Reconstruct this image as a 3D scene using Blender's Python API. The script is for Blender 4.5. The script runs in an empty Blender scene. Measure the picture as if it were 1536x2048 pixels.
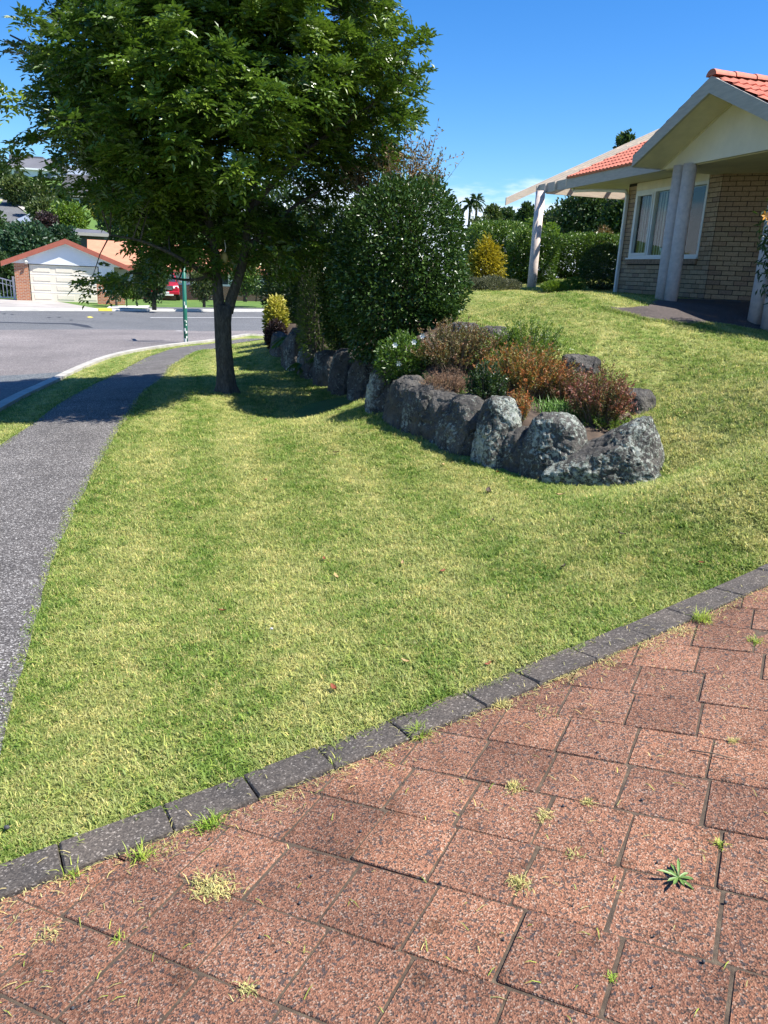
import bpy, bmesh, math, random
import numpy as np
from mathutils import Vector, Matrix, noise as mnoise

random.seed(7)
rng = np.random.default_rng(11)
S = bpy.context.scene
COL = S.collection
PI = math.pi
rad = math.radians

# ------------------------------------------------------------------ camera
FPX, CX, CY, HC = 1540.0, 768.0, 1024.0, 1.6
PIT, ROL = rad(17.3), rad(2.6)
FW = np.array([0, math.cos(PIT), -math.sin(PIT)])
RT0 = np.array([1.0, 0, 0]); UP0 = np.cross(RT0, FW)
RT = math.cos(ROL) * RT0 + math.sin(ROL) * UP0
UP = -math.sin(ROL) * RT0 + math.cos(ROL) * UP0
EYE = np.array([0, 0, HC])
cam_d = bpy.data.cameras.new('camera')
cam = bpy.data.objects.new('camera', cam_d)
COL.objects.link(cam)
cam_d.sensor_fit = 'VERTICAL'; cam_d.sensor_height = 36.0; cam_d.sensor_width = 27.0
cam_d.lens = 36.0 * FPX / 2048.0
cam_d.clip_start = 0.05; cam_d.clip_end = 3000
cam.matrix_world = Matrix(((RT[0], UP[0], -FW[0], 0), (RT[1], UP[1], -FW[1], 0), (RT[2], UP[2], -FW[2], HC), (0, 0, 0, 1)))
S.camera = cam

# ------------------------------------------------------------------ sky, sun, exposure
SUN_EL = rad(57)
SUN_V = np.array([0.965, -0.26]); SUN_V = SUN_V / np.linalg.norm(SUN_V)
world = bpy.data.worlds.new('World'); S.world = world; world.use_nodes = True
wt = world.node_tree; wn = wt.nodes; wl = wt.links
for n in list(wn): wn.remove(n)
w_out = wn.new('ShaderNodeOutputWorld'); w_bg = wn.new('ShaderNodeBackground')
sky = wn.new('ShaderNodeTexSky'); sky.sky_type = 'NISHITA'; sky.sun_disc = False
sky.sun_elevation = SUN_EL; sky.sun_rotation = math.atan2(SUN_V[0], SUN_V[1])
sky.altitude = 50; sky.air_density = 1.0; sky.dust_density = 0.35; sky.ozone_density = 2.2
hsv = wn.new('ShaderNodeHueSaturation'); hsv.inputs['Saturation'].default_value = 1.38
hsv.inputs['Hue'].default_value = 0.503
wl.new(sky.outputs[0], hsv.inputs['Color'])
tc = wn.new('ShaderNodeTexCoord'); sep = wn.new('ShaderNodeSeparateXYZ'); wl.new(tc.outputs['Generated'], sep.inputs[0])
mp = wn.new('ShaderNodeMapping'); mp.inputs['Scale'].default_value = (3.2, 3.2, 15.0); mp.inputs['Location'].default_value = (0.35, 0.1, 0.2)
wl.new(tc.outputs['Generated'], mp.inputs['Vector'])
cn = wn.new('ShaderNodeTexNoise'); cn.inputs['Scale'].default_value = 2.6; cn.inputs['Detail'].default_value = 7; cn.inputs['Roughness'].default_value = 0.56
wl.new(mp.outputs[0], cn.inputs['Vector'])
band = wn.new('ShaderNodeValToRGB')          # cloud bank low above the horizon
e = band.color_ramp.elements
e[0].position = 0.0; e[0].color = (0.78, 0.78, 0.78, 1); e[1].position = 0.16; e[1].color = (0, 0, 0, 1)
x = band.color_ramp.elements.new(0.065); x.color = (0.80, 0.80, 0.80, 1)
x = band.color_ramp.elements.new(0.115); x.color = (0.30, 0.30, 0.30, 1)
wl.new(sep.outputs['Z'], band.inputs[0])
addn = wn.new('ShaderNodeMath'); addn.operation = 'ADD'
wl.new(cn.outputs['Fac'], addn.inputs[0]); wl.new(band.outputs[0], addn.inputs[1])
mr = wn.new('ShaderNodeMapRange'); mr.inputs['From Min'].default_value = .93; mr.inputs['From Max'].default_value = 1.2
mr.inputs['To Max'].default_value = 0.92; mr.interpolation_type = 'SMOOTHSTEP'
wl.new(addn.outputs[0], mr.inputs['Value'])
cmix = wn.new('ShaderNodeMix'); cmix.data_type = 'RGBA'
wl.new(mr.outputs[0], cmix.inputs['Factor']); tint = wn.new('ShaderNodeMix'); tint.data_type = 'RGBA'; tint.blend_type = 'MULTIPLY'; tint.inputs['Factor'].default_value = 1.0
tint.inputs['B'].default_value = (0.72, 0.93, 1.12, 1)
wl.new(hsv.outputs[0], tint.inputs['A']); wl.new(tint.outputs['Result'], cmix.inputs['A'])
cmix.inputs['B'].default_value = (6.6, 7.4, 8.8, 1)
wl.new(cmix.outputs['Result'], w_bg.inputs['Color'])
w_bg.inputs['Strength'].default_value = 0.088
wl.new(w_bg.outputs[0], w_out.inputs['Surface'])

sun_d = bpy.data.lights.new('sun', 'SUN'); sun_d.energy = 5.0; sun_d.angle = rad(0.53); sun_d.color = (1.0, 0.955, 0.88)
sun = bpy.data.objects.new('sun', sun_d); COL.objects.link(sun)
sdir = Vector((SUN_V[0] * math.cos(SUN_EL), SUN_V[1] * math.cos(SUN_EL), math.sin(SUN_EL)))
sun.rotation_euler = sdir.to_track_quat('Z', 'Y').to_euler(); sun.location = (8, -4, 30)
S.view_settings.view_transform = 'Standard'; S.view_settings.look = 'None'
S.view_settings.exposure = 1.0; S.view_settings.gamma = 1.0; S.view_settings.use_curve_mapping = False
S.render.engine = 'CYCLES'
S.cycles.max_bounces = 8; S.cycles.diffuse_bounces = 3; S.cycles.glossy_bounces = 3; S.cycles.transparent_max_bounces = 8
S.cycles.transmission_bounces = 6; S.cycles.use_denoising = True
S.cycles.sample_clamp_indirect = 6

# ------------------------------------------------------------------ pixel <-> place
def ray(px, py):
    return FW + RT * ((px - CX) / FPX) - UP * ((py - CY) / FPX)
def at_z(px, py, z):
    d = ray(px, py); return EYE + d * ((z - HC) / d[2])
def far_pt(px, py, dist):
    d = ray(px, py); return EYE + d * (dist / math.hypot(d[0], d[1]))

# terrain: a smooth surface through surveyed spots
ctrl = []
def plane_z(x, y): return 0.15 * x - 0.05 * y
for x, y in [(-2, .5), (0, .5), (2, .5), (-1.2, 1.6), (0, 1.6), (1, 1.6), (2.4, 2), (-.2, 2.4), (1, 3.2), (2.4, 4.2), (-1.3, 2.3), (0, 4), (-.8, 4.5), (4, 1)]:
    ctrl.append((x, y, plane_z(x, y)))
for px, py, z in [(1150, 975, -.09), (960, 925, -.10), (740, 805, -.22), (640, 760, -.32), (530, 690, -.52), (453, 785, -.32), (245, 850, -.40),
                  (310, 712, -.58), (370, 690, -.70), (530, 672, -.72), (200, 930, -.42), (0, 890, -.46), (0, 815, -.55), (60, 1290, -.34),
                  (1310, 965, .02), (1536, 1000, .36), (1536, 900, .48), (1536, 760, .78), (1536, 662, 1.0), (1290, 640, 1.14), (1110, 592, 1.36),
                  (1342, 606, 1.29), (1515, 631, 1.20), (1074, 572, 1.42), (1230, 583, 1.39), (1410, 602, 1.34), (920, 650, .95), (985, 662, .88),
                  (1140, 716, .70), (1275, 802, .36), (905, 588, 1.2), (1000, 583, 1.3)]:
    p = at_z(px, py, z); ctrl.append((p[0], p[1], z))
for c in [(3, 26, 1.45), (8, 27, 1.5), (14, 22, 1.5), (14, 12, 1.5), (9, 6, 1.2), (6, 2, .6), (-8, 8, -.72), (-8, 16, -.85), (-10, 2, -.8), (-20, 20, -.93),
          (-30, 45, -1), (0, 46, -.95), (-10, 60, -1), (-14, 30, -.93), (-3, 28, -.8), (25, 50, -.6), (25, 30, .8), (-30, 30, -.95), (-30, 5, -.9), (-45, 60, -1), (20, 0, 1.2)]:
    ctrl.append(c)
ctrl = np.array(ctrl, float)
def _phi(r2): return 0.5 * r2 * np.log(r2 + 1e-9)
def _tps():
    n = len(ctrl); P = ctrl[:, :2]
    K = _phi(((P[:, None] - P[None]) ** 2).sum(2)) + np.eye(n) * 0.02
    A = np.zeros((n + 3, n + 3)); A[:n, :n] = K; A[:n, n] = 1; A[:n, n + 1:] = P; A[n, :n] = 1; A[n + 1:, :n] = P.T
    b = np.zeros(n + 3); b[:n] = ctrl[:, 2]
    return np.linalg.solve(A, b)
TW = _tps()
def T(x, y):
    x = np.clip(np.atleast_1d(np.asarray(x, float)), -46, 26); y = np.clip(np.atleast_1d(np.asarray(y, float)), -2, 62)
    n = len(ctrl); out = np.empty(x.shape)
    xf, yf, of = x.ravel(), y.ravel(), out.ravel()
    for i in range(0, len(xf), 20000):
        s = slice(i, i + 20000)
        r2 = (xf[s, None] - ctrl[None, :, 0]) ** 2 + (yf[s, None] - ctrl[None, :, 1]) ** 2
        of[s] = _phi(r2) @ TW[:n] + TW[n] + TW[n + 1] * xf[s] + TW[n + 2] * yf[s]
    return of.reshape(x.shape)
def march(px, py, fn, tmax=80.0):
    d = ray(px, py); ts = np.concatenate([np.linspace(1.0, 12, 500), np.linspace(12.02, tmax, 1400)])
    P = EYE[None] + ts[:, None] * d[None]; f = P[:, 2] - fn(P[:, 0], P[:, 1])
    k = np.nonzero(f < 0)[0]
    if len(k) == 0: return P[-1]
    k = max(k[0], 1); a = f[k - 1] / (f[k - 1] - f[k] + 1e-12); t = ts[k - 1] + a * (ts[k] - ts[k - 1])
    return EYE + t * d
def hitT(px, py): return march(px, py, T)

def poly_sd(x, y, W):
    """distance to polyline W and signed side (left of travel is positive), plus arc position 0..1"""
    x = np.asarray(x, float); y = np.asarray(y, float)
    best = np.full(x.shape, 1e9); sg = np.zeros(x.shape); arc = np.zeros(x.shape)
    seg = np.linalg.norm(np.diff(W, axis=0), axis=1); cum = np.concatenate([[0], np.cumsum(seg)])
    for i in range(len(W) - 1):
        a, b = W[i], W[i + 1]; d = b - a; L2 = d @ d
        t = np.clip(((x - a[0]) * d[0] + (y - a[1]) * d[1]) / L2, 0, 1)
        qx, qy = a[0] + t * d[0], a[1] + t * d[1]
        dd = np.hypot(x - qx, y - qy); cr = d[0] * (y - a[1]) - d[1] * (x - a[0])
        m = dd < best
        best = np.where(m, dd, best); sg = np.where(m, np.sign(cr), sg); arc = np.where(m, (cum[i] + t * seg[i]) / cum[-1], arc)
    return best, sg, arc

WALL = np.array([hitT(*p)[:2] for p in [(528, 690), (560, 718), (590, 742), (640, 768), (690, 792), (740, 812), (805, 855), (850, 872), (900, 898), (960, 930), (1030, 950), (1100, 970), (1200, 975), (1290, 968)]])
def bump(x, y):
    d, s, a = poly_sd(x, y, WALL)
    sd = d * s
    up = np.clip((sd - .12) / .3, 0, 1); up = up * up * (3 - 2 * up)
    return 0.40 * up * np.exp(-np.maximum(sd - .4, 0) / 0.9) * np.clip((1 - a) / .12, 0, 1) * np.clip(a / .05, 0, 1)
KERB_IN = [(140, 1731), (342, 1682), (515, 1609), (669, 1545), (820, 1474), (973, 1420), (1077, 1371), (1189, 1319), (1301, 1280), (1382, 1233), (1489, 1199)]
def at_plane(px, py):
    d = ray(px, py); n = np.array([-.15, .05, 1.0]); return EYE + d * (-(n @ EYE) / (n @ d))
KI = np.array([at_plane(*p)[:2] for p in KERB_IN])
k0 = None; KI_ = KI.copy(); pf_ = np.polyfit(KI[:, 0], KI[:, 1], 2); KI[:, 1] = np.polyval(pf_, KI[:, 0]); ke = KI[-1] - KI[-2]
KI = np.vstack([KI[0] - j * (KI[1] - KI[0]) for j in (9, 6, 4, 3, 2, 1)] + [KI] + [KI[-1] + ke * i for i in (1, 2, 3, 4, 6, 9)])
def drive_side(x, y):
    d, s, a = poly_sd(x, y, KI); return d * s        # positive on the lawn side
def G(x, y):
    x = np.atleast_1d(np.asarray(x, float)); y = np.atleast_1d(np.asarray(y, float))
    ds = drive_side(x, y)
    carve = np.where((y < 9) & (ds < .1), -.09, 0.0)
    return T(x, y) + bump(x, y) + carve
def g1(x, y): return float(G(x, y)[0])
def hitG(px, py): return march(px, py, G)
def t1(x, y): return float(T(x, y)[0])
def pxm(p):                        # photograph pixels per metre at a point
    return FPX / float((np.asarray(p) - EYE) @ FW)

# ------------------------------------------------------------------ materials
MATS = {}
def ramp(nt, stops, fac):
    r = nt.nodes.new('ShaderNodeValToRGB'); els = r.color_ramp.elements
    while len(els) < len(stops): els.new(0.5)
    for el, (p, c) in zip(els, stops): el.position = p; el.color = (*c, 1) if len(c) == 3 else c
    nt.links.new(fac, r.inputs[0]); return r.outputs[0]
def newmat(name):
    m = bpy.data.materials.new(name); m.use_nodes = True; MATS[name] = m
    nt = m.node_tree; b = nt.nodes['Principled BSDF']; return m, nt, b
def pos(nt, scale=None):
    g = nt.nodes.new('ShaderNodeNewGeometry')
    if scale is None: return g.outputs['Position']
    k = nt.nodes.new('ShaderNodeMapping'); k.inputs['Scale'].default_value = scale; nt.links.new(g.outputs['Position'], k.inputs['Vector']); return k.outputs[0]
def noisen(nt, sc, det=4, rough=.55, vec=None, dist=0):
    n = nt.nodes.new('ShaderNodeTexNoise'); n.inputs['Scale'].default_value = sc; n.inputs['Detail'].default_value = det; n.inputs['Roughness'].default_value = rough
    n.inputs['Distortion'].default_value = dist
    nt.links.new(vec if vec is not None else pos(nt), n.inputs['Vector']); return n.outputs['Fac']
def voro(nt, sc, out='Color', vec=None, feat='F1'):
    n = nt.nodes.new('ShaderNodeTexVoronoi'); n.inputs['Scale'].default_value = sc; n.feature = feat
    nt.links.new(vec if vec is not None else pos(nt), n.inputs['Vector']); return n.outputs[out]
def mixc(nt, a, b, fac, mode='MIX'):
    n = nt.nodes.new('ShaderNodeMix'); n.data_type = 'RGBA'; n.blend_type = mode
    for s, v in (('A', a), ('B', b), ('Factor', fac)):
        sock = n.inputs[s] if s != 'Factor' else n.inputs['Factor']
        if isinstance(v, (tuple, list)): sock.default_value = (*v, 1) if len(v) == 3 else v
        elif isinstance(v, (int, float)): sock.default_value = v
        else: nt.links.new(v, sock)
    return n.outputs['Result']
def mathn(nt, op, a, b=0.0):
    n = nt.nodes.new('ShaderNodeMath'); n.operation = op
    for i, v in enumerate((a, b)):
        if isinstance(v, (int, float)): n.inputs[i].default_value = v
        else: nt.links.new(v, n.inputs[i])
    return n.outputs[0]
def bumpn(nt, b, h, strength, dist=.01):
    n = nt.nodes.new('ShaderNodeBump'); n.inputs['Strength'].default_value = strength; n.inputs['Distance'].default_value = dist
    nt.links.new(h, n.inputs['Height']); nt.links.new(n.outputs[0], b.inputs['Normal'])
def rgb_sep(nt, c):
    s = nt.nodes.new('ShaderNodeSeparateColor'); nt.links.new(c, s.inputs[0]); return s.outputs[0]

def m_plain(name, c, rough=.6, var=.12, sc=6, bmp=0, metal=0, spec=.5, streak=None):
    m, nt, b = newmat(name)
    v = pos(nt, streak) if streak else None
    f = noisen(nt, sc, 5, .6, v)
    lo = tuple(x * (1 - var * 1.6) for x in c); hi = tuple(min(1, x * (1 + var)) for x in c)
    nt.links.new(ramp(nt, [(.3, lo), (.7, hi)], f), b.inputs['Base Color'])
    b.inputs['Roughness'].default_value = rough; b.inputs['Metallic'].default_value = metal; b.inputs['Specular IOR Level'].default_value = spec
    if bmp: bumpn(nt, b, noisen(nt, sc * 9, 4, .6, v), bmp, .006)
    return m
def m_leaf(name, stops, rough=.42, trans=.3, tcol=(.16, .28, .03), spec=.5, attr='tone'):
    m, nt, b = newmat(name)
    a = nt.nodes.new('ShaderNodeAttribute'); a.attribute_name = attr
    c = ramp(nt, stops, a.outputs['Fac'])
    nt.links.new(c, b.inputs['Base Color']); b.inputs['Roughness'].default_value = rough; b.inputs['Specular IOR Level'].default_value = spec
    t = nt.nodes.new('ShaderNodeBsdfTranslucent'); t.inputs['Color'].default_value = (*tcol, 1)
    tm = mixc(nt, c, tcol, .6); nt.links.new(tm, t.inputs['Color'])
    ms = nt.nodes.new('ShaderNodeMixShader'); ms.inputs[0].default_value = trans
    nt.links.new(b.outputs[0], ms.inputs[1]); nt.links.new(t.outputs[0], ms.inputs[2])
    nt.links.new(ms.outputs[0], nt.nodes['Material Output'].inputs['Surface'])
    return m

# lawn: green with straw-coloured mown patches
def lawn_colour(nt, green, straw, dark):
    green, straw, dark = [tuple(v * 1.42 for v in c_) for c_ in (green, straw, dark)]
    big = noisen(nt, .55, 5, .62, pos(nt, (1.0, .8, 1)), .6)
    mid = noisen(nt, 4.5, 6, .68)
    f = mathn(nt, 'ADD', mathn(nt, 'MULTIPLY', big, .26), mathn(nt, 'MULTIPLY', mid, .42))
    f = mathn(nt, 'ADD', f, mathn(nt, 'MULTIPLY', noisen(nt, 15, 4, .65), .32))
    wv = nt.nodes.new('ShaderNodeTexWave'); wv.inputs['Scale'].default_value = .34; wv.inputs['Distortion'].default_value = 1.4; wv.inputs['Detail'].default_value = 2; wv.inputs['Detail Scale'].default_value = .8
    mpw = nt.nodes.new('ShaderNodeMapping'); mpw.inputs['Rotation'].default_value = (0, 0, rad(-14)); nt.links.new(pos(nt), mpw.inputs['Vector']); nt.links.new(mpw.outputs[0], wv.inputs['Vector'])
    f = mathn(nt, 'ADD', f, mathn(nt, 'MULTIPLY', wv.outputs['Fac'], .085)); f = mathn(nt, 'ADD', f, -.035)
    return ramp(nt, [(.33, dark), (.43, green), (.535, tuple((g * .55 + s * .45) for g, s in zip(green, straw))), (.65, straw)], f)
m, nt, b = newmat('lawn_turf')
c = lawn_colour(nt, (.098, .145, .030), (.28, .265, .11), (.062, .108, .022))
fine = noisen(nt, 60, 3, .7)
c = mixc(nt, c, ramp(nt, [(.30, (.55, .55, .5)), (.62, (1.2, 1.2, 1.15))], fine), 1.0, 'MULTIPLY')
nt.links.new(c, b.inputs['Base Color']); b.inputs['Roughness'].default_value = .9; b.inputs['Specular IOR Level'].default_value = .1
bumpn(nt, b, noisen(nt, 45, 5, .7), .9, .02)
def m_grass(name, green, straw, dark):
    m, nt, b = newmat(name)
    c = lawn_colour(nt, green, straw, dark)
    oi = nt.nodes.new('ShaderNodeObjectInfo')
    gi = nt.nodes.new('ShaderNodeNewGeometry')
    r = mathn(nt, 'FRACT', mathn(nt, 'ADD', oi.outputs['Random'], gi.outputs['Random Per Island']))
    c = mixc(nt, c, ramp(nt, [(0, (.55, .62, .5)), (.5, (1.0, 1.0, 1.0)), (.8, (1.25, 1.2, 1.1)), (1, (1.75, 1.5, 1.35))], r), 1.0, 'MULTIPLY')
    nt.links.new(c, b.inputs['Base Color']); b.inputs['Roughness'].default_value = .55; b.inputs['Specular IOR Level'].default_value = .35
    t = nt.nodes.new('ShaderNodeBsdfTranslucent'); nt.links.new(c, t.inputs['Color'])
    ms = nt.nodes.new('ShaderNodeMixShader'); ms.inputs[0].default_value = .38
    nt.links.new(b.outputs[0], ms.inputs[1]); nt.links.new(t.outputs[0], ms.inputs[2]); nt.links.new(ms.outputs[0], nt.nodes['Material Output'].inputs['Surface'])
    return m
m_grass('grass_blade', (.128, .198, .034), (.355, .345, .135), (.078, .145, .024))
m_grass('dry_blade', (.36, .335, .13), (.46, .42, .19), (.25, .26, .08))
m_plain('clump_blade', (.13, .27, .04), .5, .25, 30)
m_grass('weed_blade', (.20, .30, .04), (.40, .42, .10), (.10, .20, .03))

# red aggregate pavers
m, nt, b = newmat('paver_red')
vc = rgb_sep(nt, voro(nt, 230))
agg = ramp(nt, [(0, (.055, .047, .042)), (.16, (.12, .075, .055)), (.34, (.235, .108, .066)), (.64, (.345, .158, .094)), (.88, (.42, .228, .145)), (1, (.44, .35, .28))], vc)
vc2 = rgb_sep(nt, voro(nt, 110))
agg = mixc(nt, agg, (.07, .065, .068), ramp(nt, [(.91, (0, 0, 0)), (.94, (.8, .8, .8))], vc2))
blot = noisen(nt, 2.6, 5, .65)
agg = mixc(nt, agg, ramp(nt, [(.3, (.60, .58, .57)), (.52, (.86, .85, .84)), (.75, (1.02, 1.0, .97))], blot), 1.0, 'MULTIPLY')
oi_ = nt.nodes.new('ShaderNodeObjectInfo')
agg = mixc(nt, agg, ramp(nt, [(0, (.74, .72, .72)), (.5, (.92, .92, .92)), (1, (1.1, 1.07, 1.02))], oi_.outputs['Random']), 1.0, 'MULTIPLY')
agg = mixc(nt, agg, ramp(nt, [(.56, (1, 1, 1)), (.66, (.62, .60, .56))], noisen(nt, 7, 6, .7)), 1.0, 'MULTIPLY')
nt.links.new(agg, b.inputs['Base Color']); b.inputs['Roughness'].default_value = .85; b.inputs['Specular IOR Level'].default_value = .3
bumpn(nt, b, voro(nt, 230, 'Distance'), .6, .004)
m, nt, b = newmat('kerb_block_dark')
vc = rgb_sep(nt, voro(nt, 170))
c = ramp(nt, [(0, (.046, .039, .034)), (.75, (.098, .084, .072)), (.93, (.14, .122, .105)), (1, (.30, .27, .24))], vc)
c = mixc(nt, c, ramp(nt, [(.35, (.75, .75, .75)), (.7, (1.25, 1.2, 1.12))], noisen(nt, 4, 5)), 1.0, 'MULTIPLY')
nt.links.new(c, b.inputs['Base Color']); b.inputs['Roughness'].default_value = .85
bumpn(nt, b, noisen(nt, 160, 3, .7), .6, .004)
m, nt, b = newmat('joint_sand')
c = ramp(nt, [(.3, (.045, .032, .022)), (.55, (.10, .072, .048)), (.75, (.18, .14, .09))], noisen(nt, 22, 6, .7))
nt.links.new(c, b.inputs['Base Color']); b.inputs['Roughness'].default_value = .95
bumpn(nt, b, noisen(nt, 120, 4, .7), .8, .006)
def m_chip(name, sc, stops, blot_rng, rough=.85, bs=2.0, bmp=.5):
    m, nt, b = newmat(name)
    c = ramp(nt, stops, rgb_sep(nt, voro(nt, sc)))
    c = mixc(nt, c, ramp(nt, [(.3, (blot_rng[0],) * 3), (.7, (blot_rng[1],) * 3)], noisen(nt, bs, 5, .6)), 1.0, 'MULTIPLY')
    nt.links.new(c, b.inputs['Base Color']); b.inputs['Roughness'].default_value = rough; b.inputs['Specular IOR Level'].default_value = .35
    bumpn(nt, b, voro(nt, sc, 'Distance'), bmp, .006); return m
m_chip('path_asphalt', 130, [(0, (.042, .038, .036)), (.55, (.090, .081, .076)), (.8, (.15, .138, .128)), (.93, (.30, .285, .27)), (1, (.48, .46, .43))], (.78, 1.2))
m_chip('road_asphalt', 55, [(0, (.075, .078, .082)), (.6, (.115, .118, .122)), (1, (.19, .19, .19))], (.86, 1.12), bs=.5)
m_chip('chipseal_red', 45, [(0, (.115, .102, .098)), (.6, (.172, .153, .147)), (1, (.26, .235, .225))], (.78, 1.28), bs=.35)
m_chip('chipseal_blue', 45, [(0, (.06, .07, .078)), (.6, (.11, .122, .13)), (1, (.20, .205, .205))], (.9, 1.1), bs=.5)
m_chip('porch_paving', 120, [(0, (.035, .028, .025)), (.6, (.066, .052, .047)), (1, (.15, .12, .105))], (.8, 1.15))
m_plain('tar', (.035, .035, .037), .6, .2, 4)
m_plain('concrete', (.40, .38, .34), .85, .18, 3, .3)
m_plain('concrete_drive', (.36, .33, .30), .85, .16, .8, .2)
m_plain('kerb_white', (.62, .60, .55), .8, .12, 2, .2)
m_plain('line_white', (.74, .74, .72), .7, .1, 6)
m_plain('line_yellow', (.72, .58, .08), .7, .1, 6)
m_plain('soil', (.075, .052, .036), .95, .35, 8, .8)
# weathered boulders with lichen
m, nt, b = newmat('lichen_rock')
base = ramp(nt, [(.25, (.038, .036, .033)), (.5, (.098, .091, .082)), (.7, (.19, .175, .152)), (.85, (.28, .255, .22))], noisen(nt, 5, 8, .68, None, .8))
at = nt.nodes.new('ShaderNodeAttribute'); at.attribute_name = 'lichen'
lf = mathn(nt, 'ADD', noisen(nt, 24, 8, .78, None, .4), mathn(nt, 'MULTIPLY', at.outputs['Fac'], .15))
lm = ramp(nt, [(.575, (0, 0, 0)), (.625, (1, 1, 1))], lf)
lc = ramp(nt, [(.35, (.25, .29, .24)), (.6, (.48, .50, .44)), (.75, (.62, .61, .50))], noisen(nt, 30, 3))
c = mixc(nt, base, lc, lm)
nt.links.new(c, b.inputs['Base Color']); b.inputs['Roughness'].default_value = .9; b.inputs['Specular IOR Level'].default_value = .25
hh = mathn(nt, 'ADD', noisen(nt, 22, 9, .72, pos(nt, (1, 1, .55)), 1.2), mathn(nt, 'MULTIPLY', rgb_sep(nt, lm), .18))
bumpn(nt, b, hh, 1.0, .045)
# bark
m, nt, b = newmat('bark')
v = pos(nt, (1, 1, .38))
base = ramp(nt, [(.28, (.030, .026, .021)), (.5, (.075, .066, .053)), (.72, (.15, .138, .115))], noisen(nt, 26, 7, .66, v, 1.0))
li = ramp(nt, [(.62, (0, 0, 0)), (.72, (.7, .7, .7))], noisen(nt, 7, 6, .7))
c = mixc(nt, base, (.19, .20, .155), li)
nt.links.new(c, b.inputs['Base Color']); b.inputs['Roughness'].default_value = .92
bumpn(nt, b, noisen(nt, 34, 7, .7, v, 1.2), 1.0, .03)
# bricks
def m_brick(name, stops):
    m, nt, b = newmat(name)
    oi = nt.nodes.new('ShaderNodeObjectInfo')
    c = ramp(nt, stops, oi.outputs['Random'])
    c = mixc(nt, c, ramp(nt, [(.3, (.72, .70, .68)), (.7, (1.15, 1.13, 1.1))], noisen(nt, 38, 5, .65)), 1.0, 'MULTIPLY')
    nt.links.new(c, b.inputs['Base Color']); b.inputs['Roughness'].default_value = .88
    bumpn(nt, b, noisen(nt, 90, 4), .4, .004); return m
m_brick('brick_tan', [(0, (.35, .235, .13)), (.35, (.43, .31, .185)), (.7, (.47, .325, .19)), (.9, (.38, .24, .145)), (1, (.30, .21, .14))])
m_plain('mortar', (.030, .025, .021), .95, .2, 30, .4)
m_plain('brick_dark_sill', (.30, .195, .12), .9, .25, 20)
m_plain('trim_beige', (.48, .45, .39), .55, .06, 5)
m_plain('trim_cream', (.70, .61, .43), .55, .06, 5)
m_plain('gable_cream', (.80, .72, .59), .6, .05, 3, .1)
m_plain('column_stucco', (.68, .57, .50), .85, .10, 14, .5)
m_plain('pergola_tan', (.68, .56, .43), .6, .10, 4, 0, streak=(1, 1, 6))
m_plain('timber_grey', (.44, .40, .345), .65, .10, 5, 0, streak=(1, 1, 6))
m_plain('alu_frame', (.68, .67, .62), .4, .04, 5)
m_plain('tile_terracotta', (.55, .17, .105), .75, .22, 9, .3)
m_plain('blind_fabric', (.50, .49, .44), .8, .08, 7)
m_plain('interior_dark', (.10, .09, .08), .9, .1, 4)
m_plain('white_china', (.8, .8, .77), .3, .03, 4)
m, nt, b = newmat('window_glass')
gl = nt.nodes.new('ShaderNodeBsdfGlossy'); gl.inputs['Roughness'].default_value = .01
tr = nt.nodes.new('ShaderNodeBsdfTransparent'); tr.inputs['Color'].default_value = (.92, .95, .94, 1)
fr = nt.nodes.new('ShaderNodeLayerWeight'); fr.inputs['Blend'].default_value = .5
fa = mathn(nt, 'ADD', mathn(nt, 'MULTIPLY', mathn(nt, 'POWER', fr.outputs['Facing'], 3.0), .28), .025)
ms = nt.nodes.new('ShaderNodeMixShader'); nt.links.new(fa, ms.inputs[0]); nt.links.new(tr.outputs[0], ms.inputs[1]); nt.links.new(gl.outputs[0], ms.inputs[2])
nt.links.new(ms.outputs[0], nt.nodes['Material Output'].inputs['Surface'])
# across the road
m, nt, b = newmat('brick_orange_far')
bt = nt.nodes.new('ShaderNodeTexBrick'); bt.inputs['Scale'].default_value = 1.0; bt.inputs['Brick Width'].default_value = .24; bt.inputs['Row Height'].default_value = .086
bt.inputs['Mortar Size'].default_value = .012; bt.inputs['Color1'].default_value = (.42, .15, .06, 1); bt.inputs['Color2'].default_value = (.30, .10, .05, 1); bt.inputs['Mortar'].default_value = (.40, .32, .25, 1)
tco = nt.nodes.new('ShaderNodeTexCoord'); mpp = nt.nodes.new('ShaderNodeMapping'); mpp.inputs['Rotation'].default_value = (rad(90), 0, 0)
nt.links.new(tco.outputs['Object'], mpp.inputs['Vector']); nt.links.new(mpp.outputs[0], bt.inputs['Vector'])
nt.links.new(bt.outputs['Color'], b.inputs['Base Color']); b.inputs['Roughness'].default_value = .9
m_plain('door_cream', (.72, .645, .53), .5, .03, 3)
m_plain('wall_pale', (.70, .72, .76), .7, .03, 2)
m_plain('fascia_red', (.36, .105, .065), .5, .08, 4)
m_plain('roof_orange', (.50, .225, .13), .8, .10, 1.6, .4)
m_plain('roof_grey', (.125, .125, .14), .7, .12, .6)
m_plain('roof_dark', (.075, .075, .082), .75, .12, .6)
m_plain('roof_bluegrey', (.24, .28, .34), .6, .1, .6)
m_plain('wall_white', (.74, .75, .77), .7, .04, 1)
m_plain('wall_dark', (.10, .095, .09), .8, .1, 1)
m_plain('gate_white', (.80, .80, .80), .5, .03, 3)
m_plain('pole_green', (.012, .13, .085), .45, .15, 8)
m_plain('peel_white', (.72, .75, .72), .7, .05, 8)
m_plain('truck_red', (.42, .010, .030), .25, .03, 2, 0, .1, .6)
m_plain('black_plastic', (.018, .018, .02), .55, .1, 6)
m_plain('chrome', (.75, .75, .76), .18, .03, 4, 0, .9)
m_plain('tyre_rubber', (.02, .02, .02), .85, .1, 8)
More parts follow.
